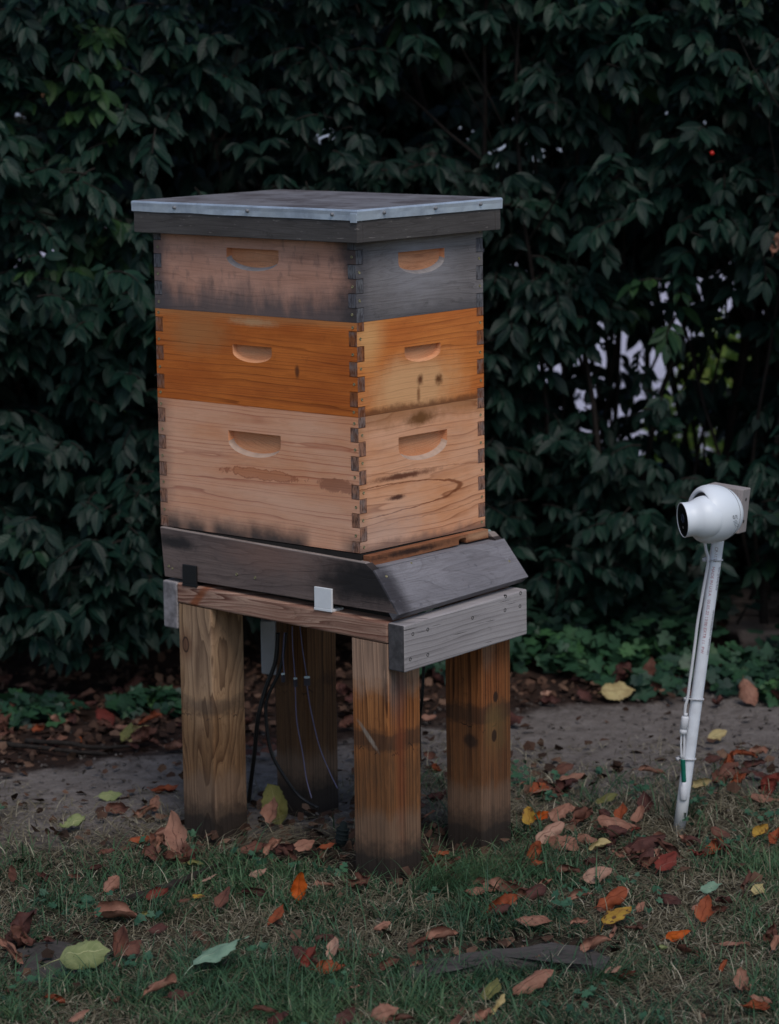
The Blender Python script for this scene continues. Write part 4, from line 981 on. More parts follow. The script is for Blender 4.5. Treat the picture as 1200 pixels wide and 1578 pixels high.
# thin out to reveal litter near the front rim
keep = (rng.random(len(s)) < np.clip((d-6.50)*4.0, .30, 1)) & ~((s > .78) & (d > 6.80) & (d < 7.7) & (rng.random(len(s)) < .93)) & ((pn(s, d, 5, 33) > -.22) | (rng.random(len(s)) < .35)); s, d = s[keep], d[keep]
z = ZG + .012 + np.minimum(.05, np.maximum(0, d-6.55)*.06) + rng.uniform(0, 1, len(s))**1.5*np.clip((d-6.5)*.22, .03, .11)
br = .36 + .30*np.exp(-((d-6.78)/.14)**2)*np.exp(-((s-.48)/.34)**2) - .12*(d > 7.1)
a = ivy_cloud(PT(s, d, z)*1.0 if False else (npC + d[:, None]*npF + s[:, None]*npR + z[:, None]*Z3), br)
tag(scatter_mesh('ivy', itv, itf, *a[:5], ivm, a[5], origin=G(.6, 7.2)), kind='stuff')
for lab, s0, d0, r, br_, nn_ in (('low bright green clump of ground ivy at the left edge below the hedge', -.83, 6.42, .11, .50, 150), ('small bright green ivy clump just left of the yellowish post, under the hedge', -.535, 6.47, .085, .62, 110),
                           ('small green ivy sprig at the right edge of the bare soil', .885, 6.50, .055, .72, 46)):
    th_ = rng.uniform(0, 2*PI, nn_); rr_ = r*np.sqrt(rng.random(nn_)); s = s0+rr_*np.cos(th_)*1.1; d = d0+rr_*np.sin(th_)*.9
    z = ZG+.012+rng.random(nn_)*.055*(1-rr_/r*.6)
    a = ivy_cloud(npC + d[:, None]*npF + s[:, None]*npR + z[:, None]*Z3, br_, .026, .044)
    tag(scatter_mesh('ivy_clump', itv, itf, *a[:5], ivm, a[5], origin=G(s0, d0)), lab, 'plant', group='small ivy clumps')

# ---- bright shrubs beyond the hedge
shm = foliage_mat('bright_shrub_leaf', [(.06, .12, .02), (.14, .24, .04), (.28, .36, .07)], .5, .3, trans=.2)
for lab, s0, d0, r, h in (('yellow green shrub glimpsed beyond the hedge just above the camera', 1.12, 9.3, .34, .52), ('small yellow green shrub glimpsed through the hedge at left', -1.0, 9.3, .22, .42)):
    n = 1500; th_ = rng.uniform(0, 2*PI, n); rr_ = r*rng.random(n)**.5; zz = ZG+.03+h*rng.random(n); kz = np.sqrt(np.clip(1-((zz-ZG)/h/1.1)**2, .1, 1))
    pos = npC + (d0+rr_*np.sin(th_)*kz)[:, None]*npF + (s0+rr_*np.cos(th_)*kz)[:, None]*npR + zz[:, None]*Z3
    ld = unit(rng.normal(0, 1, (n, 3))); nn = unit(np.array([Z3-npF*.5]*n)+rng.normal(0, .5, (n, 3))); nn = unit(nn-ld*np.sum(nn*ld, 1, keepdims=True))
    sh = thing('shrub', lab, 'shrub', G(s0, d0), 'shrubs beyond the hedge')
    scatter_mesh('foliage', tv, tf, pos, np.cross(ld, nn), ld, nn, rng.uniform(.04, .07, n), shm, rng.random(n), parent=sh)
    bm = bmesh.new()
    for k in range(9):
        a = 2*PI*k/9; tube(bm, [G(s0, d0, ZG-.02), G(s0+.3*r*math.cos(a), d0+.3*r*math.sin(a), ZG+h*.5), G(s0+.6*r*math.cos(a), d0+.6*r*math.sin(a), ZG+h*.9)], [.006, .004, .002], 5)
    obj('stems', bm, m_twig, sh, smooth=True)
# ---- grass
def blades(n, region, hmin, hmax, w, lean, droop, name, mat, varf):
    d = rng.uniform(4.2, 6.3, n); s = rng.uniform(-1, 1, n)*(.132*d+.22); k = region(s, d); keep = rng.random(n) < k; s, d = s[keep], d[keep]; n = len(s)
    x = npC[0]+d*npF[0]+s*npR[0]; y = npC[1]+d*npF[1]+s*npR[1]
    a = rng.uniform(0, 2*PI, n); ln = np.abs(rng.normal(lean, lean*.45, n)); ld = unit(np.stack([np.cos(a)*ln, np.sin(a)*ln, np.ones(n)], 1))
    side = unit(np.cross(ld, Z3)); nn = np.cross(side, ld)
    nn = np.where((nn[:, 2] > 0)[:, None], nn, nn)   # bending plane
    h = rng.uniform(hmin, hmax, n)*rng.uniform(.6, 1.15, n)
    zz = np.full(n, ZG-.006) + (rng.uniform(0, .016, n) if 'dry' in name else 0)
    rows = [(0, 1), (.25, .95), (.5, .8), (.75, .5), (1.0, .06)]
    tv = []; tf = []
    for i, (t, k_) in enumerate(rows): tv += [(-w*k_, t-droop*.25*t*t, -droop*t*t*.9), (w*k_, t-droop*.25*t*t, -droop*t*t*.9)]
    for i in range(4): q = i*2; tf.append((q, q+1, q+3, q+2))
    # droop direction: towards the lean (nn points back along -z side)
    sgn = np.sign(-nn[:, 2]); nn = nn*np.where(sgn == 0, 1, 1)[:, None]
    return tag(scatter_mesh(name, tv, tf, np.stack([x, y, zz], 1), side, ld, nn, h, mat, varf(n, s, d), origin=G(0, 5.2), widthv=rng.uniform(.6, 1.3, n)*.05/np.maximum(h, .02), smooth=False), kind='stuff')
def edge_d(s): return 5.80 + .26*s + .10*np.sin(s*5+1) + .06*np.sin(s*13)
def under(s, d):
    x = npC[0]+d*npF[0]+s*npR[0]; y = npC[1]+d*npF[1]+s*npR[1]
    k = np.ones(len(s)); k[(x > -.03) & (x < .35) & (y > -.09) & (y < .47)] = .22
    for (lx, ly) in ((-.012, -.0722), (.248, -.0722), (-.012, .3657), (.248, .3657)):
        k[(x > lx-.034) & (x < lx+.115) & (y > ly-.034) & (y < ly+.115)] *= .12; k[(x > lx-.010) & (x < lx+.099) & (y > ly-.010) & (y < ly+.099)] = 0
    c = gpx(780, 1472); sc_, dc_ = sd_of(c); k[(((s-sc_)/.19)**2+((d-dc_)/.085)**2) < 1] *= .10
    c = gpx(85, 1480); sc_, dc_ = sd_of(c); k[(((s-sc_)/.085)**2+((d-dc_)/.11)**2) < 1] *= .12
    return k
def reg_g(s, d):
    c = np.clip((edge_d(s)-d)/.75, 0, 1)**1.2; n_ = pn(s, d, 3.0, 1); n2 = pn(s, d, 11, 4)
    return c*np.clip(.31+1.3*n_+1.1*n2, .02, 1)*under(s, d)*np.where(s*0+d < 5.0, 1, .85)
def reg_s(s, d):
    c = np.clip((edge_d(s)+.25-d)/.6, 0, 1); n_ = pn(s, d, 3.0, 1); n2 = pn(s, d, 9, 8)
    return c*np.clip(.66-.5*n_+.7*n2, .12, 1)*under(s, d)
gm = foliage_mat('grass_blade', [(.020, .058, .030), (.042, .105, .046), (.075, .15, .062), (.16, .21, .09)], .55, .35, trans=.15)
dm = foliage_mat('dry_grass_blade', [(.08, .066, .040), (.17, .145, .09), (.34, .30, .21), (.62, .56, .43)], .7, .2, trans=.1)
vf = lambda n, s, d: np.clip(.40 + .45*pn(s, d, 2.2, 6) + rng.normal(0, .16, n), 0, 1)
blades(150000, reg_g, .026, .064, .021, .50, .55, 'grass', gm, vf)
blades(20000, reg_g, .055, .095, .026, .45, .55, 'tall_grass', gm, vf)
blades(120000, reg_s, .022, .060, .017, 2.0, .55, 'dry_grass', dm, lambda n, s, d: np.clip(rng.beta(1.6, 2.6, n), 0, 1))
# tufts in front of the posts, combed over by the mower
def tuft(u, v, n, spread, lean_dir, h0, h1, lab, mat, bright):
    c = gpx(u, v); s0, d0 = sd_of(c); s = s0+rng.normal(0, spread, n); d = d0+rng.normal(0, spread*.8, n)
    ld = unit(np.stack([np.zeros(n), np.zeros(n), np.ones(n)], 1) + np.array(lean_dir)[None]*rng.uniform(.5, 1.4, n)[:, None] + rng.normal(0, .22, (n, 3)))
    side = unit(np.cross(ld, Z3)); nn = np.cross(side, ld); h = rng.uniform(h0, h1, n)
    tv = []; tf = []; dr = .5
    for i, (t, k_) in enumerate([(0, 1), (.25, .95), (.5, .8), (.75, .5), (1.0, .06)]): tv += [(-.022*k_, t-dr*.25*t*t, -dr*t*t*.9), (.022*k_, t-dr*.25*t*t, -dr*t*t*.9)]
    for i in range(4): q = i*2; tf.append((q, q+1, q+3, q+2))
    pos = npC + d[:, None]*npF + s[:, None]*npR + Z3*(ZG-.006)
    return tag(scatter_mesh('grass_tuft', tv, tf, pos, side, ld, nn, h, mat, np.clip(bright+rng.normal(0, .15, n), 0, 1), origin=c, widthv=rng.uniform(.6, 1.2, n)*.05/h, smooth=False), lab, 'grass tuft', group='long grass tufts')
r_, f_ = np.array(RH), np.array(FH)
tuft(655, 1375, 150, .022, r_*.5, .06, .13, 'long green grass tuft arching right at the foot of the nearest post', gm, .55)
tuft(700, 1350, 130, .035, r_*.9-f_*.3, .05, .12, 'mixed grass tuft between the two right posts, bent to the right', gm, .6)
tuft(380, 1305, 110, .028, r_*1.3, .06, .14, 'dry pale grass tuft swept to the right from the left post', dm, .45)
tuft(800, 1330, 100, .035, r_*.3-f_*.4, .04, .10, 'dry straw coloured tuft before the rightmost post', dm, .5)
tuft(930, 1520, 120, .018, r_*.4, .05, .11, 'lush blue green grass tuft in the right foreground', gm, .35)
tuft(235, 1415, 140, .028, r_*.2, .04, .085, 'green grass tuft in the left foreground', gm, .45)
tuft(1050, 1262, 40, .016, -f_*.3, .05, .13, 'few long grass blades at the foot of the camera pipe', gm, .3)
# ---- clover and weeds
n = 260; s = rng.uniform(-1.1, 1.1, n); d = rng.uniform(4.2, 5.9, n); k = (pn(s, d, 2.7, 15) > .02) & (d < edge_d(s)) & (under(s, d) > .5); s, d = s[k], d[k]
s = np.repeat(s, 6)+rng.normal(0, .012, len(s)*6); d = np.repeat(d, 6)+rng.normal(0, .014, len(d)*6)
z = ZG+rng.uniform(.008, .028, len(s)); a = ivy_cloud(npC + d[:, None]*npF + s[:, None]*npR + z[:, None]*Z3, .5, .009, .018)
wm = foliage_mat('weed_leaf', [(.02, .06, .035), (.035, .10, .055), (.06, .15, .07)], .6, .3)
tag(scatter_mesh('clover', itv, itf, *a[:5], wm, a[5], origin=G(0, 5)), kind='stuff')
# ---- crumbs of dead leaf, clods
ctv = [(-.5, 0, 0), (.4, -.1, .12), (.6, .6, -.05), (-.1, .9, .15), (-.6, .5, .05)]; ctf = [(0, 1, 2, 3, 4)]
def crumbs(name, n, reg, size, mat, zhi):
    s = rng.uniform(-1.2, 1.2, n); d = rng.uniform(4.2, 7.4, n); k = rng.random(n) < reg(s, d); s, d = s[k], d[k]; n = len(s)
    ld = unit(rng.normal(0, 1, (n, 3))*[1, 1, .4]); nn = unit(Z3+rng.normal(0, .5, (n, 3))); nn = unit(nn-ld*np.sum(nn*ld, 1, keepdims=True)); wd = np.cross(ld, nn)
    pos = npC + d[:, None]*npF + s[:, None]*npR + Z3*(ZG-.002) + rng.uniform(0, zhi, n)[:, None]*Z3
    return tag(scatter_mesh(name, ctv, ctf, pos, wd, ld, nn, rng.uniform(size*.4, size*1.3, n), mat, rng.random(n), origin=G(0, 6), smooth=False), kind='stuff')
lm = foliage_mat('leaf_crumb', [(.028, .017, .012), (.06, .032, .022), (.11, .058, .038), (.18, .105, .07)], .85, .15)
litter_edge = lambda s: 6.36 + .42*s + .05*np.sin(s*11)
crumbs('leaf_litter', 13000, lambda s, d: np.where((d > litter_edge(s)) & ((s < .05) | (d < 6.75)), .85, np.where(d > edge_d(s)-.1, .07+.10*(np.abs(d-edge_d(s)) < .22), .04))*np.where(d > 6.9, .5, 1) + .55*((under(s, d) < .23) & (under(s, d) > .01)), .019, lm, .02)
sm = foliage_mat('soil_crumb', [(.06, .05, .043), (.12, .10, .088), (.19, .165, .145)], .95, .1)
crumbs('soil_crumbs', 9000, lambda s, d: np.where((d > edge_d(s)-.2) & (d < litter_edge(s)+.1), .9, .08), .008, sm, .004)

# ================================================================== FALLEN LEAVES
def leafmat(name, c1, c2, vein, spots=None, rough=.7):
    m = M(name, rough, .2); uvn = m.n('ShaderNodeUVMap'); uvn.uv_map = 'UVMap'; q = m.n('ShaderNodeSeparateXYZ'); m.put(q.inputs[0], uvn.outputs[0]); a = m.ma('ABSOLUTE', m.add(q.outputs[0], -.5))
    n = m.noise(None, 30, 4, .6); c = m.mix(m.ss(n, .35, .65), c1, c2)
    c = m.mix(m.ss(m.ma('FRACT', m.mul(m.add(q.outputs[1], m.mul(a, -.55)), 8.5)), .10, .0, 0.0, .35), c, vein); c = m.mix(m.ss(a, .03, .012, 0.0, .6), c, vein)
    c = m.mix(m.ss(m.add(a, m.mul(n, .15)), .50, .58, 0.0, .5), c, tuple(k*.45 for k in c2))
    sp = m.noise(None, 160, 2, .5); c = m.mix(m.ss(sp, .66, .74, 0.0, .6 if spots is None else .0), c, tuple(k*.3 for k in c2))
    if spots: c = m.mix(m.ss(m.noise(None, 85, 2, .5), .54, .6), c, spots)
    gn = m.n('ShaderNodeNewGeometry'); c = m.mix(m.mul(gn.outputs['Backfacing'], .35), c, tuple(k*.5 for k in c2))
    m.color(c); m.bump(m.add(n, m.ss(a, .03, 0)), .5, .002)
    m.m.use_backface_culling = False; return m.m
LM = {'tan': leafmat('tan_dead_leaf', (.29, .145, .098), (.20, .088, .058), (.12, .05, .034)),
      'pink': leafmat('pinkish_dead_leaf', (.38, .225, .16), (.28, .15, .105), (.18, .085, .058)),
      'brown': leafmat('brown_dead_leaf', (.14, .058, .038), (.085, .034, .024), (.05, .02, .015)),
      'dark': leafmat('dark_brown_dead_leaf', (.082, .03, .024), (.045, .018, .015), (.14, .06, .04)),
      'rust': leafmat('rust_orange_leaf', (.27, .066, .024), (.18, .042, .018), (.16, .028, .01)),
      'orange': leafmat('bright_orange_leaf', (.42, .085, .008), (.32, .052, .006), (.20, .035, .006)),
      'red': leafmat('deep_red_leaf', (.17, .03, .02), (.10, .02, .014), (.09, .012, .01)),
      'yellow': leafmat('yellow_leaf', (.36, .22, .035), (.26, .13, .025), (.20, .10, .02), spots=(.10, .05, .02)),
      'pale': leafmat('pale_yellow_leaf', (.42, .34, .16), (.32, .24, .11), (.24, .17, .08)),
      'lime': leafmat('yellow_green_leaf', (.21, .23, .10), (.15, .18, .07), (.40, .40, .20)),
      'sage': leafmat('pale_sage_leaf', (.19, .29, .20), (.14, .23, .155), (.30, .37, .26)),
      'olive': leafmat('olive_leaf', (.17, .16, .05), (.11, .11, .04), (.24, .22, .09))}
CN = {'tan': 'tan', 'pink': 'pale pinkish', 'brown': 'brown', 'dark': 'dark brown', 'rust': 'rust orange', 'orange': 'bright orange', 'red': 'deep red', 'yellow': 'spotted yellow', 'pale': 'pale yellow', 'lime': 'yellow green', 'sage': 'pale sage green', 'olive': 'dull olive'}
FN = {'arch': 'arched', 'flat': 'nearly flat', 'roll': 'tightly rolled', 'cup': 'cupped', 'up': 'upright', 'crump': 'crumpled'}
LEAVES = []
def fallen(p, ln, az, colr, form, seed, tilt=None, petiole=.25):
    rs = random.Random(seed); wr = {'roll': .62, 'crump': .66}.get(form, .66)*rs.uniform(.86, 1.18)
    curl = {'arch': -2.0, 'flat': -.35, 'roll': 4.4, 'cup': 2.3, 'up': 1.1, 'crump': 2.8}[form]*rs.uniform(.8, 1.2)
    bend = {'arch': -.9, 'flat': -.25, 'roll': -.3, 'cup': 1.2, 'up': .8, 'crump': 2.0}[form]*rs.uniform(.5, 1.3)
    twist = {'flat': .25, 'arch': .5, 'up': .6}.get(form, 1.5)*rs.uniform(-1, 1); kf = rs.uniform(2, 5); fo = rs.uniform(.02, .05) if form in ('crump', 'cup') else .008
    NU, NV = 17, 11; bm = bmesh.new(); uvl = bm.loops.layers.uv.new('UVMap'); V = []; UVd = {}
    for i in range(NU):
        t = i/(NU-1); hw = wr*.5*(math.sin(PI*t**.82)**.75)*(1-.25*t**6); hw = max(hw, .004)
        row = []
        for j in range(NV):
            a = (j/(NV-1)-.5)*2; k = curl*(1+.35*math.sin(t*3+seed)); th_ = a*hw*k*2.0
            if abs(k) > .02: cx_, cz_ = math.sin(th_)/(k*2.0), (1-math.cos(th_))/(k*2.0)
            else: cx_, cz_ = a*hw, 0
            rag = (1+.07*math.sin(i*2.9+j+seed)+.05*math.sin(i*5.1+seed)) if j in (0, NV-1) else 1
            b = bend*(t-.5); by = math.sin(b)/bend if abs(bend) > .02 else t-.5; bz = (1-math.cos(b))/bend if abs(bend) > .02 else 0
            q = Vector((cx_*rag, by - cz_*math.sin(b)*1.0, bz + cz_*math.cos(b)))
            tw = twist*(t-.4); q.x, q.z = q.x*math.cos(tw)-q.z*math.sin(tw), q.x*math.sin(tw)+q.z*math.cos(tw); q.z += fo*math.sin(kf*t*3+a*2+seed)
            nz = .075 if form != 'crump' else .17
            q += Vector((mnoise.noise(q*5+Vector((seed, 0, 0))), mnoise.noise(q*5+Vector((0, seed, 0))), mnoise.noise(q*4+Vector((0, 0, seed)))))*nz
            v = bm.verts.new(q*ln); UVd[v] = (j/(NV-1), t); row.append(v)
        V.append(row)
    for i in range(NU-1):
        for j in range(NV-1):
            if form in ('crump', 'flat', 'cup') and (i*7+j*13+seed) % 37 == 0 and j in (0, NV-2): continue
            f = bm.faces.new((V[i][j], V[i][j+1], V[i+1][j+1], V[i+1][j]))
    if petiole:
        b0 = V[0][NV//2].co.copy(); t0 = (b0 - V[1][NV//2].co).normalized(); pp_ = [b0+t0*ln*petiole*k_ + Vector((0, 0, -ln*petiole*.3*k_*k_ + .0)) for k_ in (0, .35, .7, 1)]
        for r_ in tube(bm, pp_, ln*.006+.0003, 5): 
            for v in r_: UVd[v] = (.5, .0)
    for f in bm.faces:
        for lp_ in f.loops: lp_[uvl].uv = UVd.get(lp_.vert, (.5, 0))
        f.smooth = True
    tl_ = tilt if tilt is not None else {'up': rs.uniform(55, 80), 'crump': rs.uniform(-25, 25)}.get(form, rs.uniform(-14, 14))
    dirv = RH*math.cos(math.radians(az)) + FH*math.sin(math.radians(az))
    # local x -> across, y -> along
    yv = dirv; xv = yv.cross(UP).normalized()
    R0 = Matrix((xv, yv, UP)).transposed()
    Rt = Matrix.Rotation(math.radians(tl_), 3, xv); Rr = Matrix.Rotation(math.radians(rs.uniform(-22, 22)), 3, yv)
    face = rs.uniform(8, 46) if form not in ('up', 'flat') else (0 if form == 'up' else rs.uniform(4, 16))
    Rm = Matrix.Rotation(math.radians(face), 3, RH) @ Rr @ Rt @ R0
    for v in bm.verts: v.co = Rm @ v.co
    lo = min(v.co.z for v in bm.verts); off = Vector((p.x, p.y, p.z)) - Vector((0, 0, lo + (.10*(max(v.co.z for v in bm.verts)-lo))))
    for v in bm.verts: v.co += off
    me = bpy.data.meshes.new('fallen_leaf'); bm.to_mesh(me); bm.free()
    o = link_mesh('fallen_leaf', me, LM[colr], origin=p); LEAVES.append((o, colr, form, p.copy(), ln)); return o
PXG = lambda p: (p-CAM).dot(CF)/FPX
def L(u, v, w_, az, c, form='arch', tilt=None, pet=.2, lab=None):
    z = ZG + (.006 if sd_of(gpx(u, v))[1] > 5.6 else .013)
    dv = {'up': w_*.45, 'arch': w_*.15}.get(form, w_*.1)
    p = gpx(u, v+dv, z); ln = w_*PXG(p)*1.0/max(.65, abs(math.cos(math.radians(az)))) if form != 'up' else w_*PXG(p)*1.15
    o = fallen(p, ln, az, c, form, len(LEAVES)*3+1, tilt, pet)
    if lab: o['label'] = lab
    return o
for a in [
 (820, 1522, 68, 25, 'tan', 'arch', 8, .1, 'large arched tan leaf in the lowest foreground, below the sunken timber'), (920, 1352, 52, 10, 'pink', 'arch', 5, .2, 'smooth domed pinkish tan leaf below the camera pipe'), (822, 1415, 55, -25, 'tan', 'arch', 8, .1, 'domed tan leaf touching the top edge of the sunken timber'),
 (130, 1486, 84, 5, 'lime', 'arch', 4, .55, 'pale yellow green leaf with long curved stem at lower left'), (338, 1482, 88, 25, 'sage', 'flat', 16, .25, 'large pale sage green leaf in the lower left foreground'),
 (114, 1268, 42, 35, 'lime', 'cup', 0, .2, 'yellow green leaf where bare soil meets grass at left'), (170, 1228, 36, 8, 'lime', 'flat', 0, .2, 'slim yellow green leaf on bare soil left of the yellowish post'),
 (183, 1408, 78, -12, 'tan', 'roll', 0, .1, 'long tan half rolled leaf in grass at left'), (461, 1368, 40, 85, 'orange', 'up', 82, .1, 'vivid orange leaf standing upright left of the nearest post'), (427, 1405, 36, 40, 'rust', 'up', 40, .1, None),
 (271, 1282, 66, 80, 'tan', 'up', 62, .1, 'big tan leaf leaning against the foot of the yellowish post'), (278, 1322, 58, 20, 'brown', 'crump'), (250, 1300, 36, 60, 'brown', 'cup'), (173, 1367, 28, 60, 'tan', 'arch'), (397, 1347, 30, 10, 'pink', 'arch', 20), (322, 1357, 26, 30, 'pink', 'flat'),
 (40, 1440, 62, 35, 'dark', 'crump', 20, .1, 'crumpled dark brown leaf above the flat stone at left edge'), (30, 1450, 50, -20, 'brown', 'crump'), (17, 1474, 36, -50, 'tan', 'roll'), (184, 1466, 36, 70, 'brown', 'cup'), (203, 1468, 34, 60, 'brown', 'arch'), (85, 1540, 34, -40, 'rust', 'roll'), (182, 1538, 34, 10, 'brown', 'crump'),
 (248, 1532, 52, 35, 'tan', 'roll'), (278, 1534, 42, 20, 'dark', 'cup'), (515, 1460, 36, 60, 'pink', 'up', 50), (500, 1447, 34, 30, 'dark', 'crump'), (478, 1484, 32, 50, 'red', 'cup'), (510, 1492, 50, 0, 'rust', 'cup'), (546, 1521, 18, 10, 'tan', 'flat'), (245, 1432, 34, 20, 'dark', 'arch'), (242, 1382, 34, 40, 'red', 'cup'),
 (345, 1378, 36, 60, 'brown', 'up', 40), (285, 1388, 22, 10, 'brown', 'arch'), (306, 1380, 20, 30, 'yellow', 'flat'), (225, 1410, 20, 20, 'olive', 'cup'), (390, 1375, 40, 0, 'dark', 'roll'), (500, 1362, 32, 0, 'tan', 'roll'), (555, 1360, 38, 30, 'brown', 'crump'), (440, 1312, 38, 10, 'dark', 'crump'), (390, 1310, 34, 40, 'brown', 'arch'), (425, 1306, 26, 40, 'tan', 'cup'),
 (790, 1372, 54, 10, 'brown', 'cup'), (768, 1366, 46, -20, 'tan', 'cup'), (775, 1398, 54, 20, 'rust', 'cup'), (805, 1378, 44, 10, 'brown', 'roll'), (738, 1372, 40, 5, 'tan', 'flat'), (745, 1360, 34, 15, 'brown', 'roll'), (686, 1332, 40, 40, 'brown', 'crump'), (680, 1318, 22, 40, 'rust', 'cup'),
 (825, 1306, 34, 70, 'rust', 'up', 60), (828, 1330, 24, 0, 'rust', 'cup'), (848, 1290, 44, 40, 'pink', 'arch', 15), (868, 1300, 46, -40, 'tan', 'arch'), (815, 1258, 30, 80, 'yellow', 'up', 50), (835, 1258, 30, 20, 'orange', 'cup'), (905, 1294, 28, -50, 'tan', 'arch', 20), (925, 1308, 38, 15, 'pale', 'roll'), (950, 1271, 62, -5, 'tan', 'arch'),
 (958, 1250, 28, 60, 'rust', 'up', 45), (985, 1250, 30, 60, 'tan', 'up', 40), (900, 1262, 50, 10, 'brown', 'crump'), (992, 1302, 72, 15, 'dark', 'arch', 12, .1, 'large dark reddish brown leaf in grass just below the camera pipe'), (1030, 1312, 44, -40, 'brown', 'roll'), (1000, 1330, 40, 20, 'brown', 'crump'), (910, 1330, 40, 10, 'dark', 'crump'), (875, 1340, 40, 0, 'brown', 'roll'),
 (945, 1392, 48, 35, 'rust', 'arch', 10, .1, 'glossy rust orange leaf overlapping a spotted yellow one at right'), (950, 1420, 46, 40, 'yellow', 'flat', 6, .2, 'black spotted yellow leaf tucked under a rust orange leaf'), (975, 1428, 30, 0, 'brown', 'roll'), (892, 1380, 40, 15, 'tan', 'roll'), (840, 1362, 26, 40, 'tan', 'crump'), (892, 1425, 28, 5, 'tan', 'roll'), (945, 1440, 22, 70, 'tan', 'roll'),
 (1085, 1398, 40, 70, 'rust', 'up', 50), (1105, 1402, 36, 0, 'brown', 'cup'), (1095, 1372, 34, 0, 'sage', 'flat', 20), (1044, 1443, 40, 10, 'orange', 'arch', 15), (1058, 1468, 42, 10, 'brown', 'crump'), (1020, 1461, 22, 10, 'lime', 'cup'), (1130, 1452, 42, 0, 'tan', 'flat'), (1190, 1443, 30, 70, 'brown', 'crump'), (1198, 1460, 26, 60, 'tan', 'roll'),
 (1143, 1507, 34, 75, 'tan', 'up', 55), (1150, 1525, 22, 40, 'tan', 'crump'), (1165, 1550, 44, 10, 'rust', 'cup'), (1172, 1542, 34, -20, 'tan', 'arch'), (942, 1497, 34, 10, 'pink', 'arch', 10), (965, 1503, 34, 20, 'red', 'cup'), (918, 1468, 52, 15, 'tan', 'roll'), (828, 1480, 26, 40, 'tan', 'roll'), (1168, 1372, 26, 60, 'pale', 'cup'), (1150, 1370, 32, 70, 'brown', 'roll'), (1115, 1495, 16, 60, 'rust', 'roll'),
 (952, 1069, 56, 0, 'pale', 'flat', 3, .1, 'long pale yellow leaf on soil at the edge of the ivy'), (1106, 1135, 28, 30, 'pale', 'arch', 5, .1, 'small pale yellow leaf on the bare soil right of the camera pipe'), (1080, 1209, 30, 30, 'pale', 'cup', 5, .1, 'yellow curled leaf close behind the camera pipe'), (1153, 1077, 32, -70, 'tan', 'arch'), (1012, 1060, 40, 0, 'brown', 'crump'), (1002, 1035, 30, 60, 'brown', 'up'),
 (840, 1070, 22, 60, 'pink', 'cup'), (868, 1188, 40, 20, 'brown', 'arch', 10), (880, 1203, 44, 20, 'tan', 'arch'), (860, 1215, 44, 0, 'dark', 'crump'), (1005, 1190, 44, -5, 'tan', 'roll'), (808, 1208, 30, 0, 'tan', 'roll'), (1148, 1163, 40, 0, 'rust', 'roll'), (1168, 1158, 30, 30, 'tan', 'cup'), (1110, 1200, 42, 30, 'brown', 'crump'), (1142, 1190, 38, 10, 'dark', 'cup'), (1190, 1215, 44, 30, 'red', 'crump'), (1192, 1200, 30, 0, 'rust', 'cup'),
 (1172, 1285, 26, 60, 'yellow', 'cup'), (1195, 1292, 28, 60, 'rust', 'cup'), (1100, 1310, 34, 60, 'rust', 'cup'), (1075, 1315, 32, 10, 'red', 'crump'), (1095, 1222, 28, 0, 'pink', 'flat'), (1180, 1228, 50, 0, 'tan', 'flat'), (935, 1235, 38, 20, 'olive', 'flat'), (995, 1235, 34, 80, 'dark', 'up', 45),
 (592, 1568, 44, 15, 'tan', 'arch', 15), (620, 1572, 44, 0, 'brown', 'roll'), (532, 1562, 38, 60, 'dark', 'up', 40), (742, 1566, 34, 50, 'tan', 'cup'), (768, 1560, 26, 60, 'pale', 'roll'), (410, 1560, 46, 0, 'brown', 'roll'), (430, 1572, 36, 30, 'dark', 'cup'), (122, 1570, 34, 30, 'tan', 'arch'), (705, 1575, 26, 60, 'brown', 'up', 40), (755, 1532, 34, 60, 'olive', 'flat', 20), (590, 1430, 26, 30, 'tan', 'arch'),
 (680, 1447, 50, 10, 'tan', 'roll'), (650, 1455, 30, 35, 'brown', 'roll'), (646, 1487, 28, 0, 'tan', 'roll'), (600, 1488, 36, 10, 'brown', 'cup'), (425, 1240, 60, 80, 'olive', 'up', 72, .1, 'tall dull olive leaf standing under the hive between the posts'), (420, 1252, 40, 60, 'tan', 'up', 55), (580, 1196, 30, 0, 'sage', 'flat'), (584, 1215, 26, 0, 'tan', 'cup'),
 (165, 1312, 26, 0, 'brown', 'cup'), (150, 1338, 30, 20, 'dark', 'cup'), (65, 1352, 26, 20, 'dark', 'crump'), (115, 1350, 22, 10, 'brown', 'cup'), (20, 1350, 24, 60, 'brown', 'up'), (300, 1330, 28, 0, 'olive', 'cup'), (240, 1300, 26, 10, 'pink', 'roll'), (225, 1252, 34, 40, 'tan', 'roll'), (255, 1215, 44, 10, 'rust', 'cup'), (240, 1240, 24, 70, 'tan', 'up'), (180, 1248, 40, 10, 'brown', 'cup'), (15, 1525, 24, 10, 'brown', 'flat'),
 (197, 1128, 30, 60, 'olive', 'up', 50), (215, 1125, 44, 10, 'pale', 'roll'), (232, 1115, 36, 30, 'rust', 'roll'), (122, 1142, 14, 60, 'orange', 'up', 60), (135, 1072, 30, 20, 'tan', 'roll'), (202, 1142, 26, 10, 'pale', 'crump'), (265, 1150, 36, 30, 'tan', 'cup'), (3, 1137, 20, 0, 'pale', 'cup'), (1198, 378, 1, 0, 'tan', 'flat')]:
    if a[1] < 800: continue
    if len(a) == 5: a = (*a, 'arch')
    L(*a)
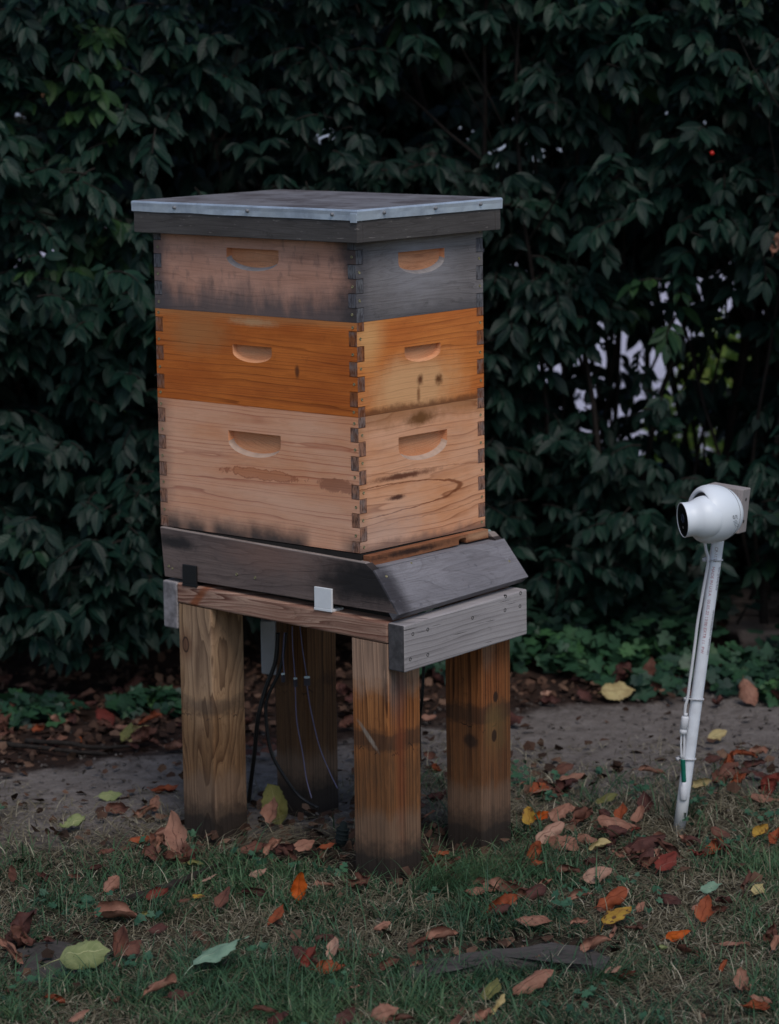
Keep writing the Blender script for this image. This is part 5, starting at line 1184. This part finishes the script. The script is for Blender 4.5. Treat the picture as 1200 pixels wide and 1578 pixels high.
# unplaced smaller leaves: under the hedge at left, soil edges, lawn
rnd = random.Random(5)
def ok(p):
    s, d = sd_of(p); q = under(np.array([s]), np.array([d]))[0]; return q > .15
spots = []
while len(spots) < 38:
    u, v = rnd.uniform(0, 300), rnd.triangular(1035, 1165, 1110); spots.append((u, v, 'litter'))
for _ in range(6): spots.append((rnd.uniform(380, 440), rnd.uniform(1085, 1165), 'litter'))
for _ in range(4): spots.append((rnd.uniform(520, 560), rnd.uniform(1060, 1120), 'litter'))
for _ in range(8): spots.append((rnd.uniform(650, 850), rnd.uniform(1045, 1110), 'litter'))
for _ in range(7): spots.append((rnd.uniform(850, 1200), rnd.uniform(1020, 1085), 'litter'))
for _ in range(7): spots.append((rnd.uniform(640, 700), rnd.uniform(1150, 1260), 'soil'))
for _ in range(6): spots.append((rnd.uniform(800, 1200), rnd.uniform(1180, 1330), 'lawn'))
for cu_, cv_, k_ in ((790, 1378, 5), (985, 1300, 8), (900, 1262, 5), (1010, 1335, 5), (690, 1335, 3), (860, 1215, 5), (1130, 1180, 6), (1100, 1400, 4), (500, 1480, 5), (260, 1310, 5), (440, 1310, 6), (40, 1450, 3), (950, 1400, 4), (640, 1250, 4), (330, 1385, 4), (555, 1365, 3)):
    for _ in range(k_): spots.append((cu_+rnd.gauss(0, 30), cv_+rnd.gauss(0, 11), 'lawn2'))
for _ in range(8): spots.append((rnd.uniform(0, 1200), rnd.uniform(1270, 1575), 'lawn'))
for i, (u, v, wh) in enumerate(spots):
    p = gpx(u, v)
    if not ok(p) or len(LEAVES) >= 298: continue
    c = rnd.choices(['brown', 'dark', 'tan', 'rust', 'pink', 'red'], [5, 7, 1.3, .4, .3, .5] if wh in ('litter', 'soil') else [5, 4, 3, .7, .6, .4])[0]
    L(u, v, rnd.uniform(18, 38), rnd.uniform(-60, 60), c, rnd.choice(['arch', 'crump', 'cup', 'roll', 'crump', 'flat']))
# the hanging dead leaf at the right edge of the hedge
o = fallen(at(1196, 392, 6.75), .05, 60, 'tan', 'cup', 991, 60); o.name = 'hanging_leaf'; LEAVES.pop()
tag(o, 'single tan dead leaf caught high in the hedge at the right edge', 'dead leaf')
# labels: nearest landmark, side and rank
LMK = [('the nearest post', Vector((.03, -.03, ZG))), ('the yellowish post', Vector((.03, .41, ZG))), ('the rightmost post', Vector((.29, -.03, ZG))), ('the dark rear post', Vector((.29, .41, ZG))), ('the camera pipe', gpx(1044, 1272)),
       ('the sunken timber', gpx(770, 1474)), ('the flat stone at left edge', gpx(85, 1480)), ('the left ivy clump', G(-.83, 6.42)), ('the bottom right corner', gpx(1200, 1578)), ('the right edge of the ivy', gpx(1190, 1050)), ('the bottom left corner', gpx(0, 1578)), ('the bottom centre edge', gpx(600, 1578))]
grp = {}
for o, c, f, p, ln in LEAVES:
    o['category'] = 'dead leaf'; o['group'] = 'fallen leaves scattered on the ground'
    if 'label' in o.keys(): continue
    nm, q = min(LMK, key=lambda k: (k[1]-p).length); dv = p-q; a, b = dv.dot(RH), dv.dot(FH)
    side = ('right of' if a > 0 else 'left of') if abs(a) > abs(b)*.8 else ('behind' if b > 0 else 'in front of')
    if 'corner' in nm or 'edge' in nm or 'clump' in nm: side = 'near'
    size = 'small' if ln < .035 else 'large' if ln > .058 else ''
    key = ' '.join(x for x in (size, FN[f], CN[c], 'fallen leaf', side, nm) if x); grp.setdefault(key, []).append((dv.length, o))
ORD = ['closest', 'second closest', 'third closest', 'fourth closest', 'fifth closest', 'sixth closest', 'seventh closest']
for key, li in grp.items():
    li.sort(key=lambda t: t[0])
    for i, (_, o) in enumerate(li): o['label'] = key if len(li) == 1 else (key + ', ' + ORD[min(i, 6)])
print('fallen leaves', len(LEAVES))
